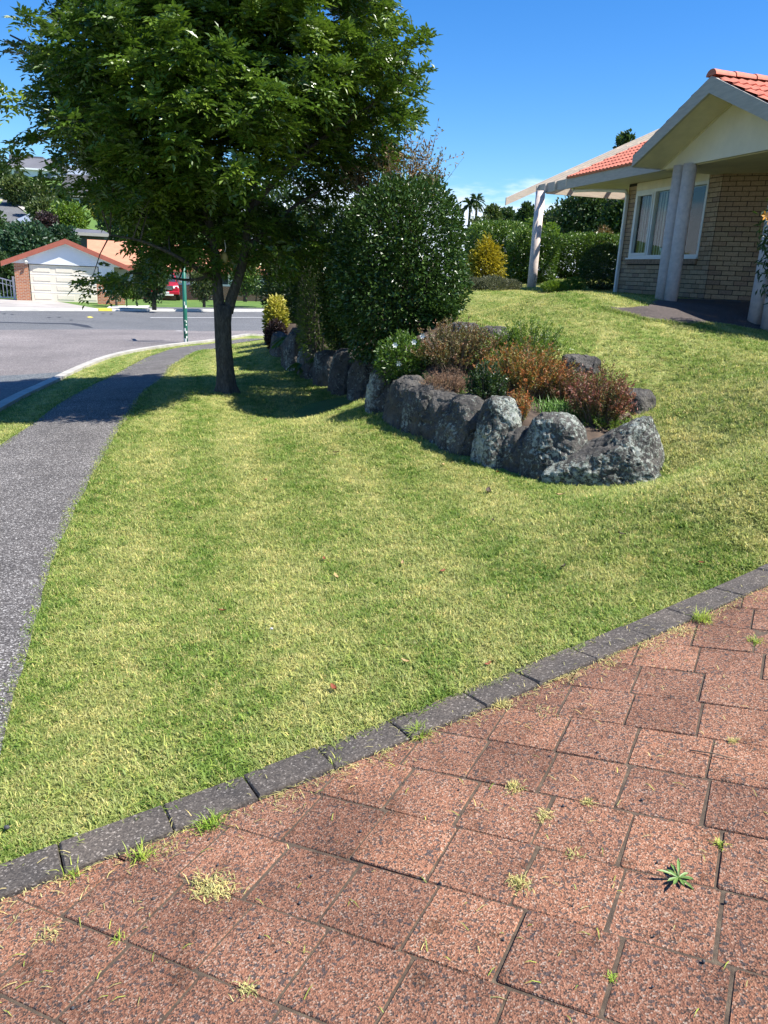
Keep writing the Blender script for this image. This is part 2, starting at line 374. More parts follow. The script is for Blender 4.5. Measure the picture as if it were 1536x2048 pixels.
m_plain('lamp_glass', (.82, .85, .88), .15, .03, 4)
m_plain('plate_white', (.75, .75, .75), .5, .02, 4)
m, nt, b = newmat('dark_glass'); b.inputs['Base Color'].default_value = (.03, .04, .05, 1); b.inputs['Roughness'].default_value = .05; b.inputs['Specular IOR Level'].default_value = .8
nt.links.new(ramp(nt, [(.3, (.02, .03, .04)), (.7, (.05, .06, .075))], noisen(nt, 2, 2)), b.inputs['Base Color'])
m_plain('wood_twig', (.20, .15, .10), .9, .2, 30)
m_plain("weed_leaf", (.13, .22, .05), .5, .15, 60)
m_plain('stone_bit', (.45, .44, .42), .8, .2, 40)
m_plain('stone_dark', (.05, .05, .055), .7, .2, 40)
m_plain('cord_white', (.72, .70, .64), .6, .05, 9)
m_plain('feeder_ochre', (.50, .36, .10), .6, .15, 14)
m_plain('leaf_litter_red', (.22, .055, .022), .7, .25, 60)
m_plain('leaf_litter_tan', (.42, .28, .12), .7, .25, 60)
m_plain('leaf_litter_dark', (.055, .035, .022), .7, .25, 60)
m_plain('petal_white', (.80, .79, .70), .6, .04, 20)
m_plain('petal_orange', (.85, .42, .06), .55, .12, 20)

# ground beyond the lawn, hill
m, nt, b = newmat('verge_green')
c = ramp(nt, [(.3, (.055, .115, .018)), (.55, (.095, .175, .025)), (.75, (.16, .22, .05))], noisen(nt, .9, 7, .65))
c = mixc(nt, c, ramp(nt, [(.3, (.7, .7, .7)), (.7, (1.2, 1.2, 1.15))], noisen(nt, 26, 3, .7)), 1.0, 'MULTIPLY')
nt.links.new(c, b.inputs['Base Color']); b.inputs['Roughness'].default_value = .9
bumpn(nt, b, noisen(nt, 30, 4, .7), .7, .03)

# foliage
m_leaf('leaf_ash', [(0, (.032, .070, .008)), (.4, (.082, .145, .014)), (.75, (.17, .235, .024)), (1, (.29, .33, .045))], .36, .17, (.20, .36, .03), .5)
m_leaf('leaf_camellia', [(0, (.020, .048, .009)), (.5, (.045, .095, .016)), (.9, (.095, .150, .028)), (1, (.15, .13, .04))], .34, .14, (.08, .16, .02), .42)
m_leaf('leaf_dark', [(0, (.014, .034, .009)), (.5, (.028, .065, .014)), (1, (.070, .115, .024))], .42, .2, (.12, .22, .02), .5)
m_leaf('leaf_hedge', [(0, (.034, .080, .011)), (.5, (.078, .150, .018)), (.85, (.15, .235, .03)), (1, (.23, .28, .05))], .34, .22, (.18, .30, .03), .55)
m_leaf('leaf_yellow', [(0, (.045, .10, .015)), (.35, (.20, .24, .03)), (.7, (.55, .50, .08)), (1, (.72, .66, .20))], .45, .3, (.6, .55, .06))
m_leaf('leaf_gold', [(0, (.09, .13, .012)), (.4, (.30, .28, .02)), (1, (.62, .50, .035))], .5, .25, (.7, .5, .02))
m_leaf('leaf_lime', [(0, (.05, .11, .012)), (.5, (.115, .20, .02)), (1, (.24, .31, .05))], .42, .3, (.28, .42, .03))
m_leaf('leaf_fern', [(0, (.03, .08, .012)), (.5, (.065, .15, .018)), (1, (.14, .23, .03))], .5, .3, (.2, .4, .03))
m_leaf('leaf_redbrown', [(0, (.05, .085, .018)), (.4, (.12, .13, .030)), (.7, (.21, .125, .050)), (1, (.30, .15, .075))], .5, .25, (.30, .12, .03))
m_leaf('leaf_orangered', [(0, (.06, .12, .018)), (.38, (.16, .205, .030)), (.62, (.30, .19, .040)), (.8, (.46, .16, .045)), (1, (.55, .21, .07))], .5, .3, (.5, .14, .03))
m_leaf('leaf_maroon', [(0, (.05, .10, .018)), (.42, (.14, .15, .032)), (.7, (.27, .115, .060)), (1, (.40, .17, .13))], .5, .25, (.35, .08, .05))
m_leaf('leaf_drypink', [(0, (.10, .055, .030)), (.5, (.26, .15, .085)), (1, (.42, .28, .17))], .7, .2, (.35, .2, .1))
m_leaf('leaf_purple', [(0, (.020, .014, .016)), (1, (.060, .030, .030))], .5, .15, (.1, .04, .03))
m_leaf('leaf_greygreen', [(0, (.07, .08, .045)), (.5, (.15, .16, .09)), (1, (.27, .27, .18))], .6, .2, (.2, .22, .1))
m_leaf('leaf_far', [(0, (.018, .045, .012)), (.5, (.038, .080, .018)), (1, (.080, .125, .030))], .5, .2, (.12, .2, .03))
m_leaf('leaf_far_olive', [(0, (.035, .060, .014)), (.5, (.075, .11, .024)), (1, (.14, .17, .045))], .5, .2, (.18, .24, .04))
m_leaf('leaf_bluegreen', [(0, (.016, .046, .022)), (.5, (.034, .085, .036)), (1, (.08, .14, .06))], .45, .2, (.12, .22, .05))

# ------------------------------------------------------------------ object helpers
def tag(o, label=None, cat=None, group=None, kind=None):
    if label: o['label'] = label
    if cat: o['category'] = cat
    if group: o['group'] = group
    if kind: o['kind'] = kind
    return o
def thing(name, label, cat, loc=(0, 0, 0), rz=0, group=None):
    o = bpy.data.objects.new(name, None); COL.objects.link(o)
    o.location = tuple(float(v) for v in loc); o.rotation_euler = (0, 0, rz); o.empty_display_size = .2
    return tag(o, label, cat, group)
def link_obj(name, me, parent=None, loc=None):
    o = bpy.data.objects.new(name, me); COL.objects.link(o)
    if parent is not None: o.parent = parent
    if loc is not None: o.location = tuple(float(v) for v in loc)
    return o
def mesh_np(name, V, F, mat, smooth=False, attrs=None):
    V = np.asarray(V, np.float32).reshape(-1, 3); F = np.asarray(F, np.int32); k = F.shape[1]
    me = bpy.data.meshes.new(name)
    me.vertices.add(len(V)); me.vertices.foreach_set('co', V.ravel())
    me.loops.add(F.size); me.loops.foreach_set('vertex_index', F.ravel())
    me.polygons.add(len(F)); me.polygons.foreach_set('loop_start', np.arange(0, F.size, k, dtype=np.int32))
    me.polygons.foreach_set('use_smooth', np.full(len(F), smooth))
    me.materials.append(MATS[mat] if isinstance(mat, str) else mat)
    for an, arr in (attrs or {}).items():
        a = me.attributes.new(an, 'FLOAT', 'POINT'); a.data.foreach_set('value', np.asarray(arr, np.float32))
    me.update(calc_edges=True); me.validate()
    return me
class MB:
    """collects boxes, bars, tubes and prisms into one mesh"""
    def __init__(s): s.v = []; s.f = []
    def add(s, V, F):
        o = len(s.v); s.v += [tuple(map(float, p)) for p in V]; s.f += [tuple(i + o for i in f) for f in F]; return s
    def box(s, x0, x1, y0, y1, z0, z1):
        return s.add([(x0, y0, z0), (x1, y0, z0), (x1, y1, z0), (x0, y1, z0), (x0, y0, z1), (x1, y0, z1), (x1, y1, z1), (x0, y1, z1)],
                     [(0, 3, 2, 1), (4, 5, 6, 7), (0, 1, 5, 4), (1, 2, 6, 5), (2, 3, 7, 6), (3, 0, 4, 7)])
    def hexa(s, P):      # 8 corners, bottom ring then top ring
        return s.add(P, [(0, 3, 2, 1), (4, 5, 6, 7), (0, 1, 5, 4), (1, 2, 6, 5), (2, 3, 7, 6), (3, 0, 4, 7)])
    def prism(s, poly, axis, a0, a1):
        """extrude a 2-D polygon along axis 0/1/2 from a0 to a1"""
        def mk(p, a):
            return (a, p[0], p[1]) if axis == 0 else ((p[0], a, p[1]) if axis == 1 else (p[0], p[1], a))
        n = len(poly); V = [mk(p, a0) for p in poly] + [mk(p, a1) for p in poly]
        F = [tuple(range(n))[::-1], tuple(range(n, 2 * n))] + [(i, (i + 1) % n, n + (i + 1) % n, n + i) for i in range(n)]
        return s.add(V, F)
    def tube(s, pts, rads, seg=8, cap=True):
        V, F = tube_np(pts, rads, seg)
        n = len(pts)
        FF = [tuple(f) for f in F]
        if cap: FF += [tuple(range(seg))[::-1], tuple(range((n - 1) * seg, n * seg))]
        return s.add(V, FF)
    def build(s, name, mat, parent=None, smooth=False, label=None, bev=0):
        me = bpy.data.meshes.new(name); me.from_pydata(s.v, [], s.f)
        bm = bmesh.new(); bm.from_mesh(me)
        bmesh.ops.recalc_face_normals(bm, faces=bm.faces)
        if bev: bmesh.ops.bevel(bm, geom=bm.edges[:], offset=bev, segments=1, affect='EDGES', clamp_overlap=True)
        bm.to_mesh(me); bm.free()
        me.materials.append(MATS[mat])
        if smooth: me.polygons.foreach_set('use_smooth', [True] * len(me.polygons))
        o = link_obj(name, me, parent)
        if label: o['label'] = label
        return o
def tube_np(pts, rads, seg=8):
    pts = np.asarray(pts, float); n = len(pts); V = []; prev = None
    for i in range(n):
        d = pts[min(i + 1, n - 1)] - pts[max(i - 1, 0)]; d = d / (np.linalg.norm(d) + 1e-9)
        if prev is None:
            a = np.cross(d, [0, 0, 1]) if abs(d[2]) < .9 else np.cross(d, [1, 0, 0])
        else: a = prev - d * (prev @ d)
        a = a / (np.linalg.norm(a) + 1e-9); prev = a; b = np.cross(d, a)
        th = np.linspace(0, 2 * PI, seg, endpoint=False)
        V.append(pts[i] + rads[i] * (np.cos(th)[:, None] * a + np.sin(th)[:, None] * b))
    F = [(i * seg + j, i * seg + (j + 1) % seg, (i + 1) * seg + (j + 1) % seg, (i + 1) * seg + j) for i in range(n - 1) for j in range(seg)]
    return np.vstack(V), F
def unit(a): return a / (np.linalg.norm(a, axis=-1, keepdims=True) + 1e-9)
def sines(seed, freq, n=7):
    r = np.random.default_rng(seed); k = unit(r.normal(size=(n, 3))) * freq * r.uniform(.6, 1.7, (n, 1)); ph = r.uniform(0, 6.28, n)
    return lambda P: np.sin(P @ k.T + ph).sum(-1) / n
def leaf_mesh(name, P, D, N, L, W, tone, mat, fold=.22, droop=0.0):
    """leaves folded along the midrib: P base, D axis, N face normal"""
    D = unit(D); Sd = unit(np.cross(D, N)); N = np.cross(Sd, D)
    L = np.broadcast_to(L, (len(P),))[:, None]; W = np.broadcast_to(W, (len(P),))[:, None]
    mid = P + D * L * .48
    tip = P + D * L - N * L * droop
    V = np.stack([P, mid + Sd * W * .5 + N * W * fold, tip, mid - Sd * W * .5 + N * W * fold], 1).reshape(-1, 3)
    i = np.arange(len(P), dtype=np.int32)[:, None] * 4
    F = np.concatenate([i + np.array([[0, 1, 2]]), i + np.array([[0, 2, 3]])], 0)
    return mesh_np(name, V, F, mat, False, {'tone': np.repeat(np.clip(tone, 0, 1), 4)})
def rand_dirs(n, r=rng): return unit(r.normal(size=(n, 3)))

def blob_points(n, R, seed, shell=(.72, 1.02), lump=.16, freq=2.6, inner=.2, flat=0.0, box=False):
    r = np.random.default_rng(seed); d = unit(r.normal(size=(n, 3)))
    if box:                                    # a clipped hedge: superellipsoid
        k = 5.0 if box is True else box; s = (np.abs(d) ** k).sum(1, keepdims=True) ** (-1 / k); d2 = d * s
    else: d2 = d
    f = sines(seed + 5, freq); rr = r.uniform(shell[0], shell[1], n)
    q = int(n * inner); rr[:q] = r.uniform(.25, shell[0], q)
    rad_ = 1 + lump * f(d * 2.2) + .4 * lump * sines(seed + 9, freq * 3.1)(d * 2.2)
    P = d2 * (rr * rad_)[:, None] * np.array(R)
    if flat: P[:, 2] = np.maximum(P[:, 2], -R[2] * flat + r.uniform(0, .06, n))
    return P, d, r
def shrub(name, label, cat, base, R, mat, n, L, W, seed, group=None, shell=(.72, 1.02), lump=.16, freq=2.6, inner=.2, up=.25, rnd=.8, tone_hi=0.0, box=False,
          stems=5, stem_mat='bark', flat=0.98, part_name='foliage', droop=.1, lift=0.0, tone_off=0.0, tall=None, cone=0.0):
    """foliage through an uneven ellipsoid standing on base, on a few stems"""
    base = np.asarray(base, float)
    root = thing(name, label, cat, base, 0, group)
    P, d, r = blob_points(n, R, seed, shell, lump, freq, inner, flat, box)
    if cone: P[:, :2] *= np.clip(1.12 - cone * (P[:, 2:] / R[2] + 1) / 2, .12, 1.2)
    P = P + np.array([0, 0, R[2] * .96 + lift])
    D = unit(d * np.array([1, 1, .8]) + np.array([0, 0, up]) + rnd * r.normal(size=(n, 3)) * .6)
    N = unit(d * .7 + np.array([0, 0, .6]) + .7 * r.normal(size=(n, 3)))
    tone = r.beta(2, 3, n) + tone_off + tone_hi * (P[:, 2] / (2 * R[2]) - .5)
    Ls = L * r.uniform(.7, 1.25, n); Ws = W * r.uniform(.75, 1.2, n)
    link_obj(part_name, leaf_mesh(name + '_' + part_name, P, D, N, Ls, Ws, tone, mat, .2, droop), root)
    if stems:
        mb = MB()
        for i in range(stems):
            a = r.uniform(0, 6.28); q = r.uniform(.2, .62); e = np.array([math.cos(a) * R[0] * q, math.sin(a) * R[1] * q, R[2] * r.uniform(.9, 1.35) + lift])
            s0 = np.array([math.cos(a) * R[0] * .12, math.sin(a) * R[1] * .12, -.06])
            m_ = (s0 + e) / 2 + r.normal(size=3) * .05 * R[0]
            t = max(.008, .028 * R[2])
            mb.tube([s0, m_, e], [t, t * .75, t * .35], 6)
        mb.build('stem', stem_mat, root, True)
    return root
def far_tree(name, label, cat, px, py_top, py_bot, w_px, dist, mat, n, seed, group=None, z0=None, lump=.24, trunk=True, leaf=.34, depth=.8, cone=0.0, up=.3):
    top = far_pt(px, py_top, dist); bot = far_pt(px, py_bot, dist)
    sc = pxm(bot); Rx = w_px / sc / 2; h = top[2] - bot[2]
    gz = bot[2] if z0 is None else z0
    root = thing(name, label, cat, (bot[0], bot[1], gz), 0, group)
    zc = (bot[2] + top[2]) / 2 - gz; R = (Rx, Rx * depth, h / 2)
    P, d, r = blob_points(n, (1, 1, 1), seed, (.62, 1.03), lump, 2.4, .25)
    if cone:
        t = np.clip((P[:, 2] + 1) / 2, 0, 1); P[:, :2] *= (1 - cone * t)[:, None] * 1.15
    P = P * np.array(R) + np.array([0, 0, zc])
    D = unit(d + np.array([0, 0, up]) + .8 * r.normal(size=(n, 3))); N = unit(d * .6 + np.array([0, 0, .5]) + .8 * r.normal(size=(n, 3)))
    tone = r.beta(2, 3, n) + .25 * sines(seed + 3, 3)(P / np.array(R))
    Ls = leaf * r.uniform(.6, 1.3, n)
    link_obj('crown', leaf_mesh(name + '_crown', P, D, N, Ls, Ls * .62, tone, mat, .2, .1), root)
    mb = MB(); tz = max(.03, min(.05 * h, .3))
    mb.tube([(0, 0, -.4), (.05 * Rx, 0, zc * .6), (0, .05 * Rx, zc + h * .2)], [tz, tz * .8, tz * .3], 7)
    for k in range(3):
        a = k * 2.1 + seed; mb.tube([(0, 0, zc * .6), (math.cos(a) * R[0] * .5, math.sin(a) * R[1] * .5, zc + h * .15)], [tz * .5, tz * .2], 5)
    mb.build('trunk', 'bark', root, True)
    return root
def strip_mesh(name, A, B, mat, n=40, m=6, off=.02, fn=T, kind='structure', parent=None, smooth=True):
    """a sheet between two ground lines, laid on the terrain"""
    A = resample(A, n); B = resample(B, n); V = []
    for j in range(m + 1):
        t = j / m; Q = A * (1 - t) + B * t; V.append(np.column_stack([Q, fn(Q[:, 0], Q[:, 1]) + off]))
    V = np.vstack(V)
    F = [(j * n + i, j * n + i + 1, (j + 1) * n + i + 1, (j + 1) * n + i) for j in range(m) for i in range(n - 1)]
    me = mesh_np(name, V, F, mat, smooth)
    bm = bmesh.new(); bm.from_mesh(me); bmesh.ops.recalc_face_normals(bm, faces=bm.faces)
    if sum(f.normal.z for f in bm.faces) < 0: bmesh.ops.reverse_faces(bm, faces=bm.faces)
    bm.to_mesh(me); bm.free()
    o = link_obj(name, me, parent)
    if kind: o['kind'] = kind
    return o
def resample(A, n):
    A = np.asarray(A, float)[:, :2]; s = np.concatenate([[0], np.cumsum(np.linalg.norm(np.diff(A, axis=0), axis=1))]); t = np.linspace(0, s[-1], n)
    return np.column_stack([np.interp(t, s, A[:, 0]), np.interp(t, s, A[:, 1])])
def smooth_line(A, n=40):
    A = resample(A, n)
    for _ in range(3): A[1:-1] = (A[:-2] + 2 * A[1:-1] + A[2:]) / 4
    return A
def inpoly(x, y, poly):
    poly = np.asarray(poly)[:, :2]; c = np.zeros(np.shape(x), bool); j = len(poly) - 1
    for i in range(len(poly)):
        xi, yi = poly[i]; xj, yj = poly[j]
        c ^= ((yi > y) != (yj > y)) & (x < (xj - xi) * (y - yi) / (yj - yi + 1e-12) + xi); j = i
    return c
# ------------------------------------------------------------------ ground lines surveyed off the place
def gl(pts): return np.array([hitT(*p)[:2] for p in pts])
PATH_R = gl([(0, 1500), (28, 1395), (62, 1285), (110, 1112), (150, 1020), (200, 925), (245, 850), (298, 782), (345, 735), (398, 704), (450, 690), (535, 678)])
PATH_L = gl([(0, 892), (62, 852), (105, 818), (190, 768), (250, 738), (308, 710), (345, 697), (430, 687), (535, 673)])
d0 = PATH_R[0] - PATH_R[2]; PATH_R = np.vstack([PATH_R[0] + d0 * 1.5, PATH_R])
d0 = unit(PATH_L[0] - PATH_L[3]); PATH_L = np.vstack([PATH_L[0] + d0 * 7, PATH_L[0] + d0 * 3, PATH_L])
KB = gl([(0, 815), (60, 783), (130, 748), (190, 724), (250, 706), (300, 697), (345, 691.5), (400, 685.5), (450, 680.5), (530, 671.5)])
d0 = unit(KB[0] - KB[2]); d1 = unit(KB[-1] - KB[-2])
KB = np.vstack([KB[0] + d0 * 9, KB[0] + d0 * 4, KB, KB[-1] + d1 * 6, KB[-1] + d1 * 14, KB[-1] + d1 * 26])
KB = smooth_line(KB, 70)
ZR = -.95
fk0, fk1 = at_z(0, 622, ZR)[:2], at_z(520, 624, ZR)[:2]
fdir = unit(fk1 - fk0); fnorm = np.array([-fdir[1], fdir[0]])
FARK = np.array([fk0 - fdir * 40, fk0, fk1, fk1 + fdir * 45])
lm0, lm1 = at_z(0, 664.5, ZR)[:2], at_z(335, 664, ZR)[:2]

# ------------------------------------------------------------------ ground, lawn
xs = np.concatenate([np.linspace(-400, -60, 9)[:-1], np.linspace(-60, 40, 41), np.linspace(40, 400, 9)[1:]])
ys = np.concatenate([np.linspace(-120, -4, 5)[:-1], np.linspace(-4, 70, 31), np.linspace(70, 900, 11)[1:]])
X, Y = np.meshgrid(xs, ys)
far_ = np.clip((np.hypot(X, Y - 25) - 45) / 60, 0, 1)
Z = (T(X, Y) - .28) * (1 - far_) + (-1.6) * far_
F = [(j * len(xs) + i, j * len(xs) + i + 1, (j + 1) * len(xs) + i + 1, (j + 1) * len(xs) + i) for j in range(len(ys) - 1) for i in range(len(xs) - 1)]
tag(link_obj('ground', mesh_np('ground', np.stack([X, Y, Z], -1), F, 'verge_green', True)), kind='structure')

xs = np.concatenate([np.linspace(-16, -5, 30)[:-1], np.linspace(-5, 7, 170), np.linspace(7, 20, 36)[1:]])
ys = np.concatenate([np.linspace(-.5, 6, 120)[:-1], np.linspace(6, 14, 100)[:-1], np.linspace(14, 30, 60)])
X, Y = np.meshgrid(xs, ys); Z = G(X, Y)
LV = np.stack([X, Y, Z], -1).reshape(-1, 3)
LF = np.array([(j * len(xs) + i, j * len(xs) + i + 1, (j + 1) * len(xs) + i + 1, (j + 1) * len(xs) + i) for j in range(len(ys) - 1) for i in range(len(xs) - 1)])
cx_, cy_ = LV[LF].mean(1)[:, 0], LV[LF].mean(1)[:, 1]
kd, ks, ka = poly_sd(cx_, cy_, KB)
keep = ~((kd > .35) & (ks > 0)) & (cy_ < 28)              # nothing of the lawn lies under the road
LF = LF[keep]
tag(link_obj('lawn', mesh_np('lawn', LV, LF, 'lawn_turf', True)), kind='structure')

# ------------------------------------------------------------------ roads
def line_off(A, d):
    A = np.asarray(A); t = np.gradient(A, axis=0); t = unit(t); return A + d * np.column_stack([-t[:, 1], t[:, 0]])
flat = lambda x, y: np.full(np.shape(x), ZR)
LIM = np.array([lm0 - fdir * 40, lm0, lm1, lm1 + fdir * 8, lm1 + fdir * 22, lm1 + fdir * 45])
strip_mesh('main_road', LIM, FARK, 'road_asphalt', 60, 10, .012, flat)
rd_k = resample(KB, 200)
b0 = at_z(125, 738, -.66)[:2]
kidx = int(np.argmin(np.hypot(rd_k[:, 0] - b0[0], rd_k[:, 1] - b0[1]))); kend = int(np.argmin(np.hypot(rd_k[:, 0] - lm1[0] - fdir[0] * 10, rd_k[:, 1] - lm1[1] - fdir[1] * 10)))
b0 = rd_k[kidx]
bdir = unit(at_z(0, 737.5, -.68)[:2] - at_z(125, 738, -.66)[:2])
def side_fn(x, y): return T(x, y)
NEARL = rd_k[:kidx + 1]; W_ = 14.0
strip_mesh('side_road', NEARL, NEARL + bdir * W_, 'chipseal_blue', 60, 16, .03, side_fn)
kq = rd_k[max(0, kidx - 8):]
sd_lim = (kq - lm0) @ np.array([-fdir[1], fdir[0]])
kq = kq[sd_lim < -.15]
opp = lm0[None] + fdir[None] * (((kq - lm0) @ fdir))[:, None]
Bl = np.vstack([b0 + bdir * W_, lm0 + fdir * ((b0 + bdir * W_ - lm0) @ fdir)])
# red chip apron between the side road and the limit line, built in two sheets that meet on the kerb's end
strip_mesh('road_apron', np.vstack([b0 + bdir * W_, b0]) - np.array([-bdir[1], bdir[0]]) * -.25, np.vstack([Bl[1], lm0 + fdir * ((b0 - lm0) @ fdir)]), 'chipseal_red', 30, 20, .026, lambda x, y: np.maximum(T(x, y), ZR - .01))
strip_mesh('road_apron', kq, opp, 'chipseal_red', 60, 20, .021, lambda x, y: np.maximum(T(x, y), ZR - .01))

def sweep_kerb(name, line, w, h, fn, mat, n=120, lower=.12):
    A = resample(line, n); t = unit(np.gradient(A, axis=0)); nn = np.column_stack([-t[:, 1], t[:, 0]]); V = []
    prof = [(-w / 2, -lower), (-w / 2, h), (w / 2 - .06, h), (w / 2, h - .05), (w / 2, -lower)]
    for o, z in prof:
        Q = A + nn * o; V.append(np.column_stack([Q, fn(A[:, 0], A[:, 1]) + z]))
    V = np.stack(V, 1).reshape(-1, 3); k = len(prof)
    F = [(i * k + j, i * k + j + 1, (i + 1) * k + j + 1, (i + 1) * k + j) for i in range(n - 1) for j in range(k - 1)]
    return tag(link_obj(name, mesh_np(name, V, F, mat)), kind='structure')
sweep_kerb('kerb', line_off(KB, -.02), .23, .065, T, 'concrete')
sweep_kerb('kerb', line_off(FARK, .2), .42, .13, flat, 'kerb_white', 40)
# far side: drive of the garage house, verge, footpath
def fl(u, v): return fk0 + fdir * u + fnorm * v
uu = lambda px, py: (at_z(px, py, ZR)[:2] - fk0) @ fdir
strip_mesh('verge', np.array([fl(uu(195, 620), .42), fl(80, .42)]), np.array([fl(uu(195, 620), 12), fl(80, 12)]), 'verge_green', 50, 14, .06, flat)
strip_mesh('footpath', np.array([fl(uu(285, 618), 1.35), fl(80, 1.35)]), np.array([fl(uu(285, 618), 2.75), fl(80, 2.75)]), 'road_asphalt', 30, 2, .075, flat)
strip_mesh('concrete_driveway', np.array([fl(-26, .42), fl(uu(195, 620), .42)]), np.array([fl(-26, 10), fl(uu(195, 620), 10)]), 'concrete_drive', 40, 10, .075, flat)
def patch(name, pts, mat, z, kind='structure'):
    V = [(*at_z(px, py, z)[:2], z) for px, py in pts]
    o = link_obj(name, mesh_np(name, V, [tuple(range(len(V)))], mat)); 
    if o.data.polygons[0].normal.z < 0: o.data.flip_normals()
    return tag(o, kind=kind)
patch('concrete_pad', [(219, 611.5), (300, 611), (296, 615.5), (214, 616)], 'kerb_white', ZR + .085)
# lines: dashed limit line, centre line, yellow marks
for i in range(26):
    u0 = 17 - i * 1.15
    q = lm1 + fdir * (u0 - 17); n2 = fnorm * .10
    V = [(*(q), ZR + .032), (*(q + fdir * .62), ZR + .032), (*(q + fdir * .62 + n2), ZR + .032), (*(q + n2), ZR + .032)]
    tag(link_obj('road_line', mesh_np('road_line', V, [(0, 1, 2, 3)], 'line_white')), kind='structure')
cl0, cl1 = at_z(302, 636, ZR)[:2], at_z(520, 637, ZR)[:2]
V = [(*cl0, ZR + .018), (*(cl0 + fdir * 26), ZR + .018), (*(cl0 + fdir * 26 + fnorm * .16), ZR + .018), (*(cl0 + fnorm * .16), ZR + .018)]
tag(link_obj('road_line', mesh_np('road_line', V, [(0, 1, 2, 3)], 'line_white')), kind='structure')
patch('tar_patch', [(-60, 642.5), (0, 643.6), (60, 645), (150, 646.6), (176, 650.5), (186, 655.5), (170, 654.5), (140, 648.6), (60, 646.6), (0, 645.2), (-60, 644)], 'tar', ZR + .017)
for tx, ty in ((8, 627.5), (24, 628.5), (98, 635), (118, 634.5), (206, 627.5), (222, 628), (142, 640)): patch('tar_patch', [(tx - 4, ty), (tx + 1, ty - .9), (tx + 5, ty), (tx, ty + .8)], 'tar', ZR + .018)
patch('road_mark', [(173, 634), (180, 632.5), (187, 634.5), (181, 636)], 'line_yellow', ZR + .019)
for k, (a, bb) in enumerate([(193, 219)]):
    q0, q1 = fk0 + fdir * uu(a, 622), fk0 + fdir * uu(bb, 622)
    mb = MB(); P4 = [q0 + fnorm * -.03, q1 + fnorm * -.03, q1 + fnorm * .36, q0 + fnorm * .36]
    mb.hexa([(*p, ZR + .02) for p in P4] + [(*p, ZR + .140) for p in P4])
    tag(mb.build('yellow_kerb_paint', 'line_yellow'), kind='structure')
# ------------------------------------------------------------------ footpath on this side
pr = resample(PATH_R, 90); pl = resample(PATH_L, 90)
PL2 = []                                     # pair each right point with the nearest point of the left edge
plf = resample(PATH_L, 900)
j = 0
for p in pr:
    dd = np.hypot(plf[:, 0] - p[0], plf[:, 1] - p[1]); dd[:j] = 1e9
    j = int(np.argmin(dd)); PL2.append(plf[j])
PL2 = np.array(PL2)
A = pr + rng.normal(size=pr.shape) * .008
V = []
for jj in range(9):
    Q = A * (1 - jj / 8) + PL2 * jj / 8; V.append(np.column_stack([Q, T(Q[:, 0], Q[:, 1]) + .012 + .012 * math.sin(PI * jj / 8)]))
nP = len(pr)
F = [(jj * nP + i, jj * nP + i + 1, (jj + 1) * nP + i + 1, (jj + 1) * nP + i) for jj in range(8) for i in range(nP - 1)]
o = link_obj('footpath', mesh_np('footpath', np.vstack(V), F, 'path_asphalt', True)); tag(o, kind='structure')
bm = bmesh.new(); bm.from_mesh(o.data)
if sum(f.normal.z for f in bm.faces) < 0: bmesh.ops.reverse_faces(bm, faces=bm.faces)
bm.to_mesh(o.data); bm.free()
PATH_POLY = np.vstack([pr, PL2[::-1]])
KERB_POLY = np.vstack([line_off(KB, -.22), (line_off(KB, 12))[::-1]])

# ------------------------------------------------------------------ porch paving beside the house
PB = gl([(1203, 616), (1215, 621), (1290, 641), (1380, 651), (1536, 662)])
d0 = unit(PB[-1] - PB[-2]); PB = np.vstack([PB, PB[-1] + d0 * 4])
# ------------------------------------------------------------------ driveway: dirt bed, pavers, edging blocks
xs = np.linspace(-4.5, 6.5, 60); ys = np.linspace(-1.2, 8, 50); X, Y = np.meshgrid(xs, ys)
V = np.stack([X, Y, plane_z(X, Y) - .0042], -1).reshape(-1, 3)
F = np.array([(jj * 60 + i, jj * 60 + i + 1, (jj + 1) * 60 + i + 1, (jj + 1) * 60 + i) for jj in range(49) for i in range(59)])
c0 = V[F].mean(1); F = F[drive_side(c0[:, 0], c0[:, 1]) < .02]
drive = tag(link_obj('driveway', mesh_np('driveway', V, F, 'joint_sand', True)), kind='structure')
TH = rad(-27.0); ea = np.array([math.cos(TH), math.sin(TH)]); eb = np.array([-math.sin(TH), math.cos(TH)])
SQ, GAP = .252, .008                       # square pavers, small dirt pockets where four meet
def paver_mesh(seed, top=True):
    r = random.Random(seed); h = (SQ - .0022) / 2; bm = bmesh.new()
    ring = []
    pts = []
    for sx, sy in ((-1, -1), (1, -1), (1, 1), (-1, 1)):
        pts.append((sx * (h - r.uniform(0, .004)), sy * (h - r.uniform(0, .004))))
    poly = []
    for i in range(4):                      # corners knocked off a little
        p, q = Vector(pts[i]), Vector(pts[(i + 1) % 4]); pv = Vector(pts[i - 1]); c_ = r.uniform(.002, .008)
        poly += [p + (pv - p).normalized() * c_, p + (q - p).normalized() * c_]
    lo = [bm.verts.new((p.x, p.y, -.05)) for p in poly]; mid = [bm.verts.new((p.x, p.y, -.0035)) for p in poly]
    up = [bm.verts.new((p.x * .982, p.y * .982, r.uniform(-.0012, .0012))) for p in poly]
    n = len(poly)
    for i in range(n):
        k = (i + 1) % n; bm.faces.new((lo[i], lo[k], mid[k], mid[i])); bm.faces.new((mid[i], mid[k], up[k], up[i]))
    bm.faces.new(up)
    me = bpy.data.meshes.new('paver'); bm.to_mesh(me); bm.free(); me.materials.append(MATS['paver_red']); return me
PM = [paver_mesh(i) for i in range(8)]
cand = []
va = ea * SQ; vb = eb * SQ
ROWOFF = {j: .15 * SQ * j + .05 * SQ * math.sin(j * 2.7) for j in range(-40, 41)}
org = at_plane(723, 1726)[:2] + (ea - eb) * SQ / 2
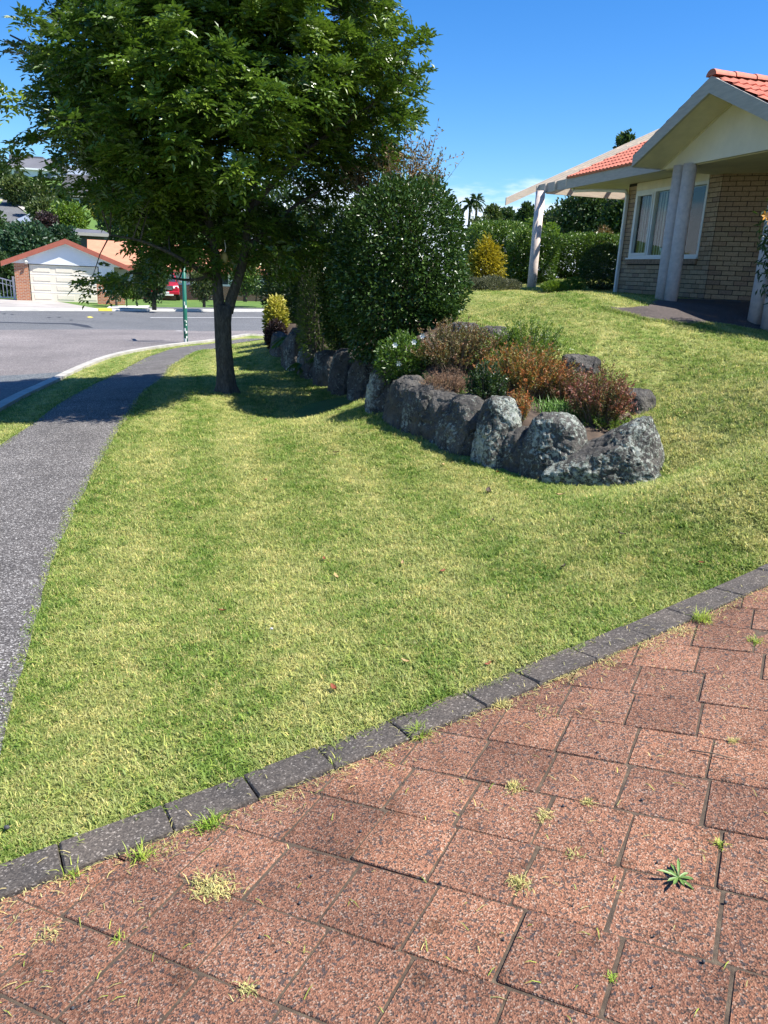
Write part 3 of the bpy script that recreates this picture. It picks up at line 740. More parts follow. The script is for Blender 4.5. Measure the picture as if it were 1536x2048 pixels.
for i in range(-40, 41):
    for j in range(-40, 41):
        c = org + va * i + vb * j - ea * (ROWOFF[j] % SQ)
        if not (-2.6 < c[0] < 4.2 and .1 < c[1] < 5.6): continue
        sd = float(drive_side(c[0], c[1]))
        if sd > .19: continue
        p = np.array([c[0], c[1], plane_z(*c)]); w = (p - EYE) @ FW
        px = CX + FPX * ((p - EYE) @ RT) / w if w > .2 else 9e3; py = CY - FPX * ((p - EYE) @ UP) / w if w > .2 else 9e3
        inside = -150 < px < 1700 and py < 2230
        cand.append((0 if inside else 1, np.linalg.norm(p - EYE), c, sd))
cand.sort(key=lambda t: (t[0], t[1]))
def snap(p, corner=False):
    """nearest joint of the paving"""
    q = np.asarray(p[:2]) - org; b_ = (q @ eb) / SQ; jb = round(b_ - .5) + .5; j0 = int(round(b_))
    o_ = ROWOFF.get(j0, 0) % SQ; a_ = (q @ ea + o_) / SQ; ia = round(a_ - .5) + .5
    if corner or abs(b_ - jb) > abs(a_ - ia):
        q2 = org + ea * (ia * SQ - o_) + eb * ((jb if corner else b_) * SQ)
    else: q2 = org + ea * (a_ * SQ - o_) + eb * (jb * SQ)
    return np.array([q2[0], q2[1], plane_z(*q2)])
tilt = Matrix(((ea[0], eb[0], 0), (ea[1], eb[1], 0), (0, 0, 1))).to_4x4()
nrm = Vector((-.15, .05, 1)).normalized()
tq = Vector((0, 0, 1)).rotation_difference(nrm).to_matrix().to_4x4()
kt = unit(np.gradient(KI, axis=0))
def clip_to_kerb(me, M, edge_pt, edge_n):
    """saw off the part of an edge paver that would run under the edging"""
    bm = bmesh.new(); bm.from_mesh(me); bm.transform(M)
    bmesh.ops.bisect_plane(bm, geom=bm.verts[:] + bm.edges[:] + bm.faces[:], plane_co=edge_pt, plane_no=edge_n, clear_outer=True)
    bm.transform(M.inverted()); m2 = bpy.data.meshes.new('paver'); bm.to_mesh(m2); bm.free(); m2.materials.append(MATS['paver_red']); return m2
rest = bmesh.new(); npv = 0
for k, (ins, dist, c, sd) in enumerate(cand):
    r = random.Random(k)
    jit = Matrix.Rotation(r.gauss(0, .012), 4, 'Z') @ Matrix.Rotation(r.gauss(0, .0032), 4, 'X') @ Matrix.Rotation(r.gauss(0, .0032), 4, 'Y')
    M = Matrix.Translation((c[0], c[1], plane_z(*c) + r.gauss(0, .0012))) @ tq @ tilt @ jit
    me = PM[r.randrange(8)]
    if sd > -.2:
        q = int(np.argmin(np.hypot(KI[:, 0] - c[0], KI[:, 1] - c[1]))); d_, s_, a_ = poly_sd(c[0], c[1], KI)
        en = np.array([-kt[q][1], kt[q][0]]); ep = c - en * (float(d_ * s_) + .004)
        me = clip_to_kerb(me, M, (ep[0], ep[1], 0), (en[0], en[1], 0))
        if len(me.polygons) < 3: continue
    if npv < 296:
        o = link_obj('paver', me, drive); o.matrix_world = M; npv += 1
    else:
        b2 = bmesh.new(); b2.from_mesh(me); b2.transform(M); tmp = bpy.data.meshes.new('t'); b2.to_mesh(tmp); b2.free(); rest.from_mesh(tmp); bpy.data.meshes.remove(tmp)
if len(rest.verts):
    me = bpy.data.meshes.new('pavers'); rest.to_mesh(me); me.materials.append(MATS['paver_red']); tag(link_obj('pavers', me, drive), kind='stuff')
rest.free()
# edging blocks
edging = tag(bpy.data.objects.new('edging', None), kind='structure'); COL.objects.link(edging)
EDW = .165
for i in range(len(KI) - 1):
    a, b_ = KI[i], KI[i + 1]; L = np.linalg.norm(b_ - a)
    nseg = max(1, int(round(L / .30)))
    for s in range(nseg):
        p, q = a + (b_ - a) * s / nseg, a + (b_ - a) * (s + 1) / nseg; t = unit(q - p); n2 = np.array([-t[1], t[0]]); r = random.Random(i * 9 + s)
        p, q = p + t * .0025, q - t * .0025
        ring = [p, q, q + n2 * EDW, p + n2 * EDW]
        zz = [plane_z(*u) for u in ring]; dz = r.gauss(.016, .0022)
        bm = bmesh.new()
        lo = [bm.verts.new((*u, z - .12)) for u, z in zip(ring, zz)]; cen = sum(ring) / 4
        mid = [bm.verts.new((*u, z + dz - .007)) for u, z in zip(ring, zz)]
        up = [bm.verts.new((*(u + (cen - u) * np.array([.035, .035])), z + dz + r.gauss(0, .002))) for u, z in zip(ring, zz)]
        for e in range(4):
            f = (e + 1) % 4; bm.faces.new((lo[e], lo[f], mid[f], mid[e])); bm.faces.new((mid[e], mid[f], up[f], up[e]))
        bm.faces.new(up); bmesh.ops.recalc_face_normals(bm, faces=bm.faces)
        me = bpy.data.meshes.new('edging_block'); bm.to_mesh(me); bm.free(); me.materials.append(MATS['kerb_block_dark'])
        link_obj('edging_block', me, edging)
# ------------------------------------------------------------------ bed soil behind the boulders
n_ = 60; wl_ = resample(WALL, n_); t_ = unit(np.gradient(wl_, axis=0)); nn_ = np.column_stack([-t_[:, 1], t_[:, 0]])
UPL = np.vstack([wl_[0] + nn_[0] * 2.4, wl_[20] + nn_[20] * 2.4, [hitG(*p)[:2] for p in [(905, 682), (985, 696), (1060, 716), (1150, 750), (1225, 790), (1270, 836), (1286, 890), (1284, 940)]]])
BED_IN, BED_OUT = wl_ + nn_ * .16, smooth_line(UPL, n_)
BED_IN[-4:] += (wl_[-8] - wl_[-4]) * .4
V = []
for jj in range(11):
    Q = BED_IN * (1 - jj / 10) + BED_OUT * jj / 10; V.append(np.column_stack([Q, G(Q[:, 0], Q[:, 1]) + .018 + .05 * math.sin(PI * jj / 10)]))
F = [(jj * n_ + i, jj * n_ + i + 1, (jj + 1) * n_ + i + 1, (jj + 1) * n_ + i) for jj in range(10) for i in range(n_ - 1)]
tag(link_obj('garden_bed', mesh_np('garden_bed', np.vstack(V), F, 'soil', True)), kind='structure')
BED_POLY = np.vstack([wl_ - nn_ * .02, BED_OUT[::-1]])
# ------------------------------------------------------------------ the brick house on the right
HA = rad(15); hc, hs = math.cos(HA), math.sin(HA)
HO = at_z(1342, 606, 1.29); HO = np.array([HO[0], HO[1], 0.0])
def hw(x, y): return np.array([HO[0] + hc * x - hs * y, HO[1] + hs * x + hc * y])
house = thing('brick_house', 'tan brick house with terracotta tiled roof, round columns and an open pergola end', 'house', HO, HA)
XW = 1.1                       # plane of the window wall
YC = .60                       # where it turns into the angled wall
YE = 3.80                      # far corner with the downpipe
ZB, ZT, ZS = 1.30, 3.70, 3.66
BH, BL = .086, .24
# wall cores (mortar) with recessed joints: bricks stand 8 mm proud
wall = link_obj('wall', None, house)
def core(poly, z0, z1, name='mortar'):
    mb = MB(); mb.prism(poly, 2, z0, z1); return mb.build(name, 'mortar', wall)
WY0, WY1, WZ0, WZ1 = .98, 3.46, 2.13, 3.50        # window opening
wall.data if False else None
AX, AY = XW + 3.0 * .7071, YC - 3.0 * .7071       # end of the angled wall
mbw = MB()
mbw.box(XW, XW + .20, WY1, YE, ZB - .3, ZT); mbw.box(XW, XW + .20, YC, WY0, ZB - .3, ZT)
mbw.box(XW, XW + .20, WY0, WY1, ZB - .3, WZ0 - .03)
mbw.box(XW + .2, XW + 6, YE - .2, YE, ZB - .3, ZT)
mbw.prism([(XW, YC), (AX, AY), (AX + .15, AY + .15), (XW + .2, YC + .08)], 2, ZB - .3, ZT)
o = mbw.build('mortar', 'mortar', house)
bpy.data.objects.remove(wall); o.name = 'wall'; wall = o
def brick_me(L, D=.05, H=BH - .010):
    r = random.Random(int(L * 1000)); mb = MB(); mb.box(-L / 2, L / 2, -D, .008, 0, H); me = bpy.data.meshes.new('brick'); me.from_pydata(mb.v, [], mb.f)
    bm = bmesh.new(); bm.from_mesh(me); bmesh.ops.bevel(bm, geom=[e for e in bm.edges if abs(e.verts[0].co.y - .008) < 1e-5 and abs(e.verts[1].co.y - .008) < 1e-5], offset=.004, segments=1, affect='EDGES')
    bmesh.ops.recalc_face_normals(bm, faces=bm.faces)
    bm.to_mesh(me); bm.free(); me.materials.append(MATS['brick_tan']); return me
BRK = {}
bricks = []                                        # (priority, position, angle, length)
def lay(p0, dirv, length, z0, rows, skip=None, prio=0, start=0.0):
    """courses of stretcher bond along a wall face; outward is to the right of dirv"""
    for rI in range(rows):
        x = -BL / 2 if rI % 2 else 0.0
        while x < length - .02:
            a, b_ = max(0, x), min(length, x + BL)
            if b_ - a > .04:
                mid = (a + b_) / 2; z = z0 + rI * BH
                spans = [(a, b_)]
                if skip:
                    s0, s1, sz0, sz1 = skip
                    if z + BH > sz0 + .01 and z < sz1:
                        spans = [(max(a, u), min(b_, w)) for u, w in ((0, s0), (s1, length)) if min(b_, w) - max(a, u) > .035]
                for (a2, b2) in spans:
                    m2 = (a2 + b2) / 2; p = (p0[0] + dirv[0] * m2, p0[1] + dirv[1] * m2, z)
                    bricks.append((prio(m2, z) if callable(prio) else prio, p, dirv, round(b2 - a2 - .010, 3)))
            x += BL
nrow = int((ZT - ZB) / BH)
# window wall seen from outside: travel -Y so that outward (-X) is on the right of travel
lay((XW, YE), (0, -1), YE - YC, ZB, nrow, (YE - WY1, YE - WY0, WZ0 - .10, WZ1 + 1), 0)
lay((XW, YC), (.7071, -.7071), 3.0, ZB, nrow, None, lambda m, z: 1 + (0 if m < 1.35 else 5))
lay((XW + 4, YE), (-1, 0), 4.0, ZB, nrow, None, 9)
bricks.sort(key=lambda t: t[0])
restb = bmesh.new()
for k, (pr_, p, dv, L) in enumerate(bricks):
    if L not in BRK: BRK[L] = brick_me(L)
    me = BRK[L]; ang = math.atan2(dv[1], dv[0]) + PI
    r = random.Random(k)
    M = Matrix.Translation((p[0], p[1], p[2])) @ Matrix.Rotation(ang, 4, 'Z') @ Matrix.Translation((r.gauss(0, .001), r.gauss(0, .0015), r.gauss(0, .0008)))
    if k < 295:
        b_ = link_obj('brick', me, wall); b_.matrix_local = M
    else:
        b2 = bmesh.new(); b2.from_mesh(me); b2.transform(M); t_me = bpy.data.meshes.new('t'); b2.to_mesh(t_me); b2.free(); restb.from_mesh(t_me); bpy.data.meshes.remove(t_me)
me = bpy.data.meshes.new('bricks'); restb.to_mesh(me); restb.free(); me.materials.append(MATS['brick_tan']); tag(link_obj('bricks', me, wall), kind='stuff')
# sill course of bricks on edge
sme = bpy.data.meshes.new('sill_brick'); mb = MB(); mb.box(-.045, .012, -.034, .034, -.095, 0); sme.from_pydata(mb.v, [], mb.f); sme.materials.append(MATS['brick_dark_sill'])
y = WY0 + .04
while y < WY1:
    s_ = link_obj('sill_brick', sme, wall, (XW, y, WZ0 - .032)); y += .078
# window: frame, mullions, panes, sill; blinds behind
win = MB()
fx0, fx1 = XW - .012, XW + .075
def bar(y0, y1, z0, z1, d=0.0): win.box(fx0 + d, fx1, y0, y1, z0, z1)
bar(WY0, WY1, WZ1 - .06, WZ1); bar(WY0, WY1, WZ0, WZ0 + .055)
bar(WY0, WY0 + .055, WZ0 + .055, WZ1 - .06); bar(WY1 - .055, WY1, WZ0 + .055, WZ1 - .06)
MU = [2.74, 1.95]
for mu in MU: bar(mu - .03, mu + .03, WZ0 + .055, WZ1 - .06)
wfr = win.build('window', 'alu_frame', house)
mb = MB()                                            # opening sash on the far pane
y0, y1 = MU[0] + .032, WY1 - .057; z0, z1 = WZ0 + .058, WZ1 - .063
for a in ((y0, y1, z1 - .045, z1), (y0, y1, z0, z0 + .045), (y0, y0 + .045, z0 + .045, z1 - .045), (y1 - .045, y1, z0 + .045, z1 - .045)):
    mb.box(fx0 - .012, fx1 - .02, *a)
mb.build('sash', 'alu_frame', wfr)
mb = MB(); mb.box(XW - .06, XW + .06, WY0 - .03, WY1 + .03, WZ0 - .03, WZ0 - .001); mb.build('window_sill', 'alu_frame', wfr)
for a, b_ in ((WY0 + .056, MU[1] - .031), (MU[1] + .031, MU[0] - .031), (MU[0] + .078, WY1 - .103)):
    mb = MB(); mb.box(XW + .035, XW + .041, a, b_, WZ0 + .056, WZ1 - .061); mb.build('pane', 'window_glass', wfr)
blinds = bpy.data.objects.new('vertical_blind', None); COL.objects.link(blinds); blinds.parent = house
slme = bpy.data.meshes.new('slat'); slme.from_pydata([(-.030, -.045, 0), (.028, .045, 0), (.028, .045, 1.3), (-.030, -.045, 1.3), (-.033, -.043, 0), (.025, .047, 0), (.025, .047, 1.3), (-.033, -.043, 1.3)], [], [(0, 1, 2, 3), (4, 7, 6, 5), (0, 3, 7, 4), (1, 5, 6, 2), (3, 2, 6, 7), (0, 4, 5, 1)])
slme.materials.append(MATS['blind_fabric'])
y = 1.98; k = 0
while y < WY1 - .05:
    sl = link_obj('slat', slme, blinds, (XW + .17, y, WZ0 + .03)); sl.rotation_euler = (0, 0, random.Random(k).gauss(.20, .10)); k += 1; y += .098
mb = MB(); mb.box(XW + .15, XW + .20, WY0, WY1, WZ1 - .06, WZ1); mb.build('rail', 'alu_frame', blinds)
# the room behind the window
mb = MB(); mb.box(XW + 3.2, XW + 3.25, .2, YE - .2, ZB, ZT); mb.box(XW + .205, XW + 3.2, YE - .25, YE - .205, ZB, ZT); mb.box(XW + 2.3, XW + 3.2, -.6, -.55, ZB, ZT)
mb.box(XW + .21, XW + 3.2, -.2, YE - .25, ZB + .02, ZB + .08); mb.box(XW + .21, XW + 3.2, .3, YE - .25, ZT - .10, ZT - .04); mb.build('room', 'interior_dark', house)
# white ornament on the inner sill
orn = thing('ornament', 'small white china dog standing inside the house window', 'ornament', (*hw(XW + .115, 2.33), WZ0 + .056), HA)
mb = MB()
mb.tube([(0, -.075, .075), (0, 0, .08), (0, .075, .08)], [.03, .036, .03], 8); mb.tube([(0, .07, .085), (0, .105, .13), (0, .135, .135)], [.022, .028, .014], 8)
for sx in (-.017, .017):
    for sy in (-.06, .06): mb.tube([(sx, sy, 0), (sx, sy, .07)], [.010, .012], 6)
mb.tube([(0, -.075, .085), (0, -.105, .12)], [.010, .005], 6); mb.build('body', 'white_china', orn, True)
# lintel panel, fascia, gutter, soffits
mb = MB(); mb.box(XW - .016, XW + .05, WY0, WY1, WZ1 + .002, ZS); mb.build('lintel_panel', 'trim_cream', house)
FX = .40; FZ0, FZ1 = 3.665, 3.885
mb = MB(); mb.box(FX - .02, FX + .02, .2, 7.0, FZ0, FZ1); mb.build('fascia', 'timber_grey', house)
mb = MB(); mb.box(FX + .022, XW + .05, .4, 5.38, ZS + .012, ZS + .03); mb.box(XW + .05, XW + 4, YE + .0, 5.38, ZS + .012, ZS + .03); mb.build('soffit', 'trim_cream', house)
RM = .47
def rz(x): return FZ1 + RM * (x - FX)
# pergola: rafters continuing the roof slope past the tiles, purlins, end beam
def rafter(name, Y, x0, x1, w, hgt, zoff, mat='pergola_tan'):
    mb = MB(); P = []
    for z in (-hgt, 0):
        P += [(x0, Y - w / 2, rz(x0) + zoff + z), (x1, Y - w / 2, rz(x1) + zoff + z), (x1, Y + w / 2, rz(x1) + zoff + z), (x0, Y + w / 2, rz(x0) + zoff + z)]
    mb.hexa(P); return mb.build(name, mat, house)
rafter('barge_board', 5.42, FX - .03, 5.4, .05, .20, .05)
for Y in (5.95, 6.47, 6.97): rafter('pergola_rafter', Y, FX - .07, 5.4, .05, .19, .012)
rafter('pergola_rafter', 7.45, -.28, 5.4, .05, .19, .012)
for X_ in (1.35, 2.75):
    mb = MB(); mb.box(X_ - .025, X_ + .025, 5.45, 7.5, rz(X_) - .19, rz(X_) - .035); mb.build('pergola_purlin', 'pergola_tan', house)
mb = MB(); mb.box(FX + .03, 5.0, 6.52, 6.58, FZ0 - .02, FZ0 + .16); mb.build('pergola_beam', 'pergola_tan', house)
def column(x, y, zb, zt, r=.115):
    mb = MB(); mb.tube([(x, y, zb - .25), (x, y, zb + .5), (x, y, zt)], [r, r, r], 28); o = mb.build('column', 'column_stucco', house)
    for p in o.data.polygons: p.use_smooth = len(p.vertices) == 4
column(.24, 6.50, 1.40, FZ0 + .03, .115)
for y, zb in ((.32, 1.29), (.03, 1.29), (-2.24, 1.20), (-2.55, 1.19)): column(0, y, zb, 3.60)
# downpipe with swan neck and gutter bracket
mb = MB(); mb.box(XW - .09, XW - .015, YE - .085, YE - .01, ZB + .06, 3.45); mb.build('downpipe', 'alu_frame', house, bev=.012)
mb = MB(); mb.tube([(XW - .05, YE - .045, 3.42), (XW - .10, YE - .045, 3.53), (FX + .3, 4.7, 3.60), (FX + .14, 5.3, 3.62)], [.04, .04, .035, .035], 8); mb.tube([(FX + .14, 5.3, 3.62), (FX + .12, 5.32, 3.80)], [.05, .05], 8)
mb.build('gutter_outlet', 'alu_frame', house, True)
# porch gable
GY, GH, GZA, GZE = -1.10, 1.97, 4.66, 3.775
def gz(dy): return GZA - (GZA - GZE) * abs(dy) / GH
mb = MB()
for s in (1, -1):
    P = []
    for x in (-.63, -.585):
        P += [(x, GY, GZA - .235), (x, GY + s * GH, GZE - .19), (x, GY + s * GH, GZE), (x, GY, GZA)]
    mb.hexa(P)
mb.build('gable_fascia', 'timber_grey', house)
mb = MB()
sl_ = (GZA - GZE) / GH
for s in (1, -1):
    P = []
    for dz in (-.185, -.165):
        P += [(-.583, GY, GZA + dz), (-.0, GY, GZA + dz), (-.0, GY + s * (GH - .0), GZE + dz), (-.583, GY + s * (GH - .0), GZE + dz)]
    mb.hexa(P)
mb.build('gable_soffit', 'trim_cream', house)
PZ = 3.585
dyb = (GZA - .19 - PZ) / sl_
mb = MB(); mb.prism([(GY - dyb, PZ), (GY + dyb, PZ), (GY, GZA - .19)], 0, -.02, .05); mb.build('gable_panel', 'gable_cream', house)
mb = MB(); mb.prism([(GY - GH + .02, PZ - .012), (GY + GH - .05, PZ - .012), (GY + GH - .05, PZ + .004), (GY - GH + .02, PZ + .004)], 0, .052, 3.4); mb.build('porch_ceiling', 'trim_cream', house)
for s in (1,):
    mb = MB(); q = [(-.04, GY, GZA - .212), (-.022, GY, GZA - .212), (-.022, GY + s * dyb, PZ - .02), (-.04, GY + s * dyb, PZ - .02)]
    mb.hexa([(x, y, z) for x, y, z in q] + [(x, y, z + .022) for x, y, z in q]); mb.build('trim_strip', 'trim_cream', house)
# eave of the porch roof on its far side, behind the rake
mb = MB(); mb.box(-.583, 1.6, GY + GH - .02, GY + GH + .02, GZE - .19, GZE - .012); mb.build('porch_fascia', 'timber_grey', house)
# roof decks and tiles
def deck(P, name='roof'):
    mb = MB(); mb.hexa(P); return mb.build(name, 'tile_terracotta', house)
roof = deck([(FX, .0, FZ1 - .03), (5.4, .0, rz(5.4) - .03), (5.4, 5.40, rz(5.4) - .03), (FX, 5.40, FZ1 - .03), (FX, .0, FZ1 + .005), (5.4, .0, rz(5.4) + .005), (5.4, 5.40, rz(5.4) + .005), (FX, 5.40, FZ1 + .005)])
deck_b = deck([(5.4, -4, rz(5.4) - .03), (10.4, -4, rz(0.4) - .03), (10.4, 5.4, rz(.4) - .03), (5.4, 5.4, rz(5.4) - .03), (5.4, -4, rz(5.4) + .005), (10.4, -4, rz(.4) + .005), (10.4, 5.4, rz(.4) + .005), (5.4, 5.4, rz(5.4) + .005)])
porch_roof = None
for s in (1, -1):
    P = []
    for dz in (-.05, -.012):
        P += [(-.583, GY, GZA + dz), (4.2, GY, GZA + dz), (4.2, GY + s * GH, GZE + dz), (-.583, GY + s * GH, GZE + dz)]
    r_ = deck(P, 'porch_roof'); porch_roof = r_ if s == -1 else porch_roof
    if s == 1: porch_l = r_
# a tile: wavy sheet, w wide, l long with a lip; local x along the course, y up the slope
TWd, TLg = .30, .345
def tile_me():
    n = 13; V = []; F = []
    for row, (yy, zz) in enumerate([(-.012, .0), (-.012, .042), (TLg, .020)]):
        for i in range(n):
            t = i / (n - 1); wv = .022 * (math.sin(2 * PI * (t * 2 - .25)) * .5 + .5) ** 1.6
            V.append((t * TWd, yy + (-.010 * (wv / .022) if row < 2 else 0), zz + (wv if row else -.002)))
    for row in range(2):
        for i in range(n - 1): F.append((row * n + i, row * n + i + 1, (row + 1) * n + i + 1, (row + 1) * n + i))
    me = bpy.data.meshes.new('roof_tile'); me.from_pydata(V, [], F); me.materials.append(MATS['tile_terracotta']); return me
TM = tile_me(); tcount = 0
def tiles(parent, o, ax, ay, nx, ny, off=0.0):
    """lay nx by ny tiles from o; ax along the course, ay up the slope (unit vectors, house frame)"""
    az = np.cross(ax, ay)
    for j in range(ny):
        for i in range(nx):
            p = np.array(o) + np.array(ax) * (i * TWd) + np.array(ay) * (j * TLg * .96)
            t_ = link_obj('roof_tile', TM, parent)
            t_.matrix_local = Matrix(((ax[0], ay[0], az[0], p[0]), (ax[1], ay[1], az[1], p[1]), (ax[2], ay[2], az[2], p[2]), (0, 0, 0, 1))) @ Matrix.Rotation(rng.normal() * .004, 4, 'Z')
cs = 1 / math.hypot(1, RM)
tiles(roof, (FX - .03, 5.38, FZ1 + .0), (0, -1, 0), (cs, 0, RM * cs), 11, 8)
cs2 = 1 / math.hypot(1, sl_)
tiles(porch_roof, (-.60, GY - GH - .02, GZE - .012), (1, 0, 0), (0, cs2, sl_ * cs2), 9, 6)
tiles(porch_l, (-.60 + 9 * TWd, GY + GH + .02, GZE - .012), (-1, 0, 0), (0, -cs2, sl_ * cs2), 9, 6)
cap = MB(); n = 9
for e_, (xx, rr) in enumerate([(0, .125), (.05, .125), (.42, .108)]):
    for i in range(n):
        a = PI * i / (n - 1); cap.v.append((xx, math.cos(a) * rr, math.sin(a) * rr * .75))
for e_ in range(2):
    for i in range(n - 1): cap.f.append((e_ * n + i, e_ * n + i + 1, (e_ + 1) * n + i + 1, (e_ + 1) * n + i))
cap.f.append(tuple(range(n)))
c_me = bpy.data.meshes.new('ridge_tile'); c_me.from_pydata(cap.v, [], cap.f); c_me.materials.append(MATS['tile_terracotta'])
for p in c_me.polygons: p.use_smooth = len(p.vertices) == 4
for i in range(10): link_obj('ridge_tile', c_me, porch_roof, (-.64 + i * .37, GY, GZA + .0))
# the rest of the house beyond the porch, unseen to the right, added to keep sun off the porch
mb = MB(); mb.box(2.6, 9, -9, -3.35, ZB - .3, ZT); mb.build('wing_wall', 'brick_tan', house)
mb = MB(); mb.add([(-.1, -9.6, ZT), (9.6, -9.6, ZT), (9.6, -3.1, ZT), (-.1, -3.1, ZT), (5.2, -6.6, ZT + 1.6), (6.4, -6.0, ZT + 1.6)], [(0, 3, 2, 1), (0, 1, 5, 4), (1, 2, 5), (2, 3, 4, 5), (3, 0, 4)]); mb.build('wing_shade_roof', 'tile_terracotta', house)  # unseen roof, its eave stretched far past the wall to shade the porch columns
# porch paving, after the house is placed
PW = np.array([*gl([(1206, 615), (1252, 620), (1298, 614)]), hw(.5, .95), hw(XW + .02, YC), hw(XW + 1.2, YC - 1.2), hw(XW + 2.0, YC - 2.0), hw(XW + 3, YC - 4.5)])
strip_mesh('porch_paving', PB, PW, 'porch_paving', 50, 14, .022, T)
PORCH_POLY = np.vstack([resample(PB, 30), resample(PW, 30)[::-1]])
# ------------------------------------------------------------------ across the road: garage house
ga, gb = at_z(35, 601, ZR + .06), at_z(195, 600, ZR + .06)
gdir = unit((gb - ga)[:2]); GA = math.atan2(gdir[1], gdir[0])
GA = min(GA, rad(20)); gdir = np.array([math.cos(GA), math.sin(GA)]); gn = np.array([-gdir[1], gdir[0]])
GO = np.array([ga[0], ga[1], 0])
def gw(x, y): return GO[:2] + gdir * x + gn * y
def gpl(px, py, yy=0.0):
    """pixel -> (x, z) on the plane y = yy of the garage's frame"""
    d = ray(px, py); q = EYE[:2] - GO[:2]; den = d[:2] @ gn; t = (yy - q @ gn) / den; P = EYE + t * d
    return (P[:2] - GO[:2]) @ gdir, P[2]
gar = thing('garage_house', 'single storey brick house with cream garage door across the road', 'house', GO, GA)
Z0 = ZR + .05
x_bl, _ = gpl(34, 598); x_br, _ = gpl(62, 598); x_dl, z_db = gpl(64, 600); x_dr, z_dt = gpl(196, 548); _, z_hd = gpl(130, 531)
x_ap, z_ap = gpl(130, 479, -.24); x_le, z_le = gpl(1, 524, -.24)
x_rt = x_ap + (x_ap - x_le); z_rt = z_le; slope_ = (z_ap - z_le) / (x_ap - x_le)
wx1 = x_dr + .9
mb = MB(); mb.box(x_bl, x_br, -.02, 7, Z0 - .4, z_hd + .02); mb.build('brick_wall', 'brick_orange_far', gar)
mb = MB(); mb.box(x_dr + .05, wx1, .06, 7, Z0 - .4, z_hd + .02); mb.box(x_br, x_dr + .05, 3, 3.2, Z0 - .4, z_hd); mb.build('wall', 'wall_white', gar)
dz1 = z_hd - .02
door = None
mb = MB(); mb.box(x_dl, x_dr, .10, .14, Z0, dz1); door = mb.build('garage_door', 'door_cream', gar)
rows = 4; cw = (x_dr - x_dl) / 3; rh = (dz1 - Z0) / rows
for i in range(rows):
    for j in range(3):
        mb = MB(); a = x_dl + j * cw; c_ = Z0 + i * rh
        mb.box(a + .16, a + cw - .16, .082, .10, c_ + .12, c_ + rh - .12); mb.build('door_panel', 'door_cream', door, bev=.015)
    if i:
        mb = MB(); mb.box(x_dl, x_dr, .090, .0985, Z0 + i * rh - .012, Z0 + i * rh + .012); mb.build('door_seam', 'wall_pale', door)
def gzr(x): return z_ap - slope_ * abs(x - x_ap)
mb = MB(); zb_ = z_hd + .02
hw_ = (z_ap - .22 - zb_) / slope_
mb.prism([(x_ap - hw_, zb_), (x_ap + hw_, zb_), (x_ap, z_ap - .22)], 1, 0, .10); mb.build('gable_wall', 'wall_pale', gar)
mb = MB()
for s in (-1, 1):
    P = []
    for y in (-.28, -.23): P += [(x_ap, y, z_ap - .24), (x_ap + s * (x_rt - x_ap), y, z_rt - .22), (x_ap + s * (x_rt - x_ap), y, z_rt + .05), (x_ap, y, z_ap + .05)]
    mb.hexa(P)
mb.build('fascia', 'fascia_red', gar)
for s in (-1, 1):
    mb = MB(); P = []
    for dz in (-.10, .03): P += [(x_ap, -.225, z_ap + dz), (x_ap, 8, z_ap + dz), (x_ap + s * (x_rt - x_ap), 8, z_rt + dz), (x_ap + s * (x_rt - x_ap), -.225, z_rt + dz)]
    mb.hexa(P); mb.build('roof', 'roof_orange', gar)
    mb = MB(); P = []
    for dz in (-.19, -.17): P += [(x_ap, -.225, z_ap + dz), (x_ap, -.01, z_ap + dz), (x_ap + s * (x_rt - x_ap) * .97, -.01, z_rt + dz), (x_ap + s * (x_rt - x_ap) * .97, -.225, z_rt + dz)]
    mb.hexa(P); mb.build('soffit', 'wall_pale', gar)
lx, lz = gpl(51, 521, -.05)
mb = MB(); mb.box(lx - .10, lx + .10, -.12, -.02, lz - .06, lz + .16); mb.tube([(lx + .02, -.1, lz), (lx + .05, -.25, lz - .12)], [.07, .09], 8); mb.build('security_light', 'alu_frame', gar)
# the long wing to the right with its orange roof
WY = 8.5; X1 = wx1 + 21
mb = MB(); mb.box(wx1 - 1, X1, WY, WY + .25, Z0 - .4, z_hd + .1); mb.build('wing_wall', 'wall_pale', gar)
mb = MB(); mb.box(wx1 + 1.01, X1, WY - .05, WY + .0, Z0 - .4, Z0 + 1.0); mb.build('brick_base', 'brick_orange_far', gar)
mb = MB(); P = []
for dz in (-.08, .05): P += [(x_ap + 1, WY - .7, z_hd + .1 + dz), (X1 + .6, WY - .7, z_hd + .1 + dz), (X1 - 3, WY + 4.5, z_ap + .30 + dz), (x_ap + 1, WY + 4.5, z_ap + .30 + dz)]
mb.hexa(P); mb.build('roof', 'roof_orange', gar)
mb = MB(); mb.box(x_ap + 3, X1 + .6, WY - .78, WY - .71, z_hd - .16, z_hd + .10); mb.build('fascia', 'fascia_red', gar)
for k, wx in enumerate((wx1 + 2.4, wx1 + 6.5, wx1 + 10.5, wx1 + 15.5)):
    mb = MB(); w_, a, c_ = 1.5, Z0 + 1.05, z_hd - .12
    for q in ((wx, wx + w_, a, a + .08), (wx, wx + w_, c_ - .08, c_), (wx, wx + .08, a + .08, c_ - .08), (wx + w_ - .08, wx + w_, a + .08, c_ - .08), (wx + w_ / 2 - .03, wx + w_ / 2 + .03, a + .08, c_ - .08)):
        mb.box(q[0], q[1], WY - .06, WY - .003, q[2], q[3])
    f_ = mb.build('window', 'gate_white', gar)
    mb = MB(); mb.box(wx + .08, wx + w_ - .08, WY - .03, WY - .012, a + .08, c_ - .08); mb.build('pane', 'dark_glass', f_)
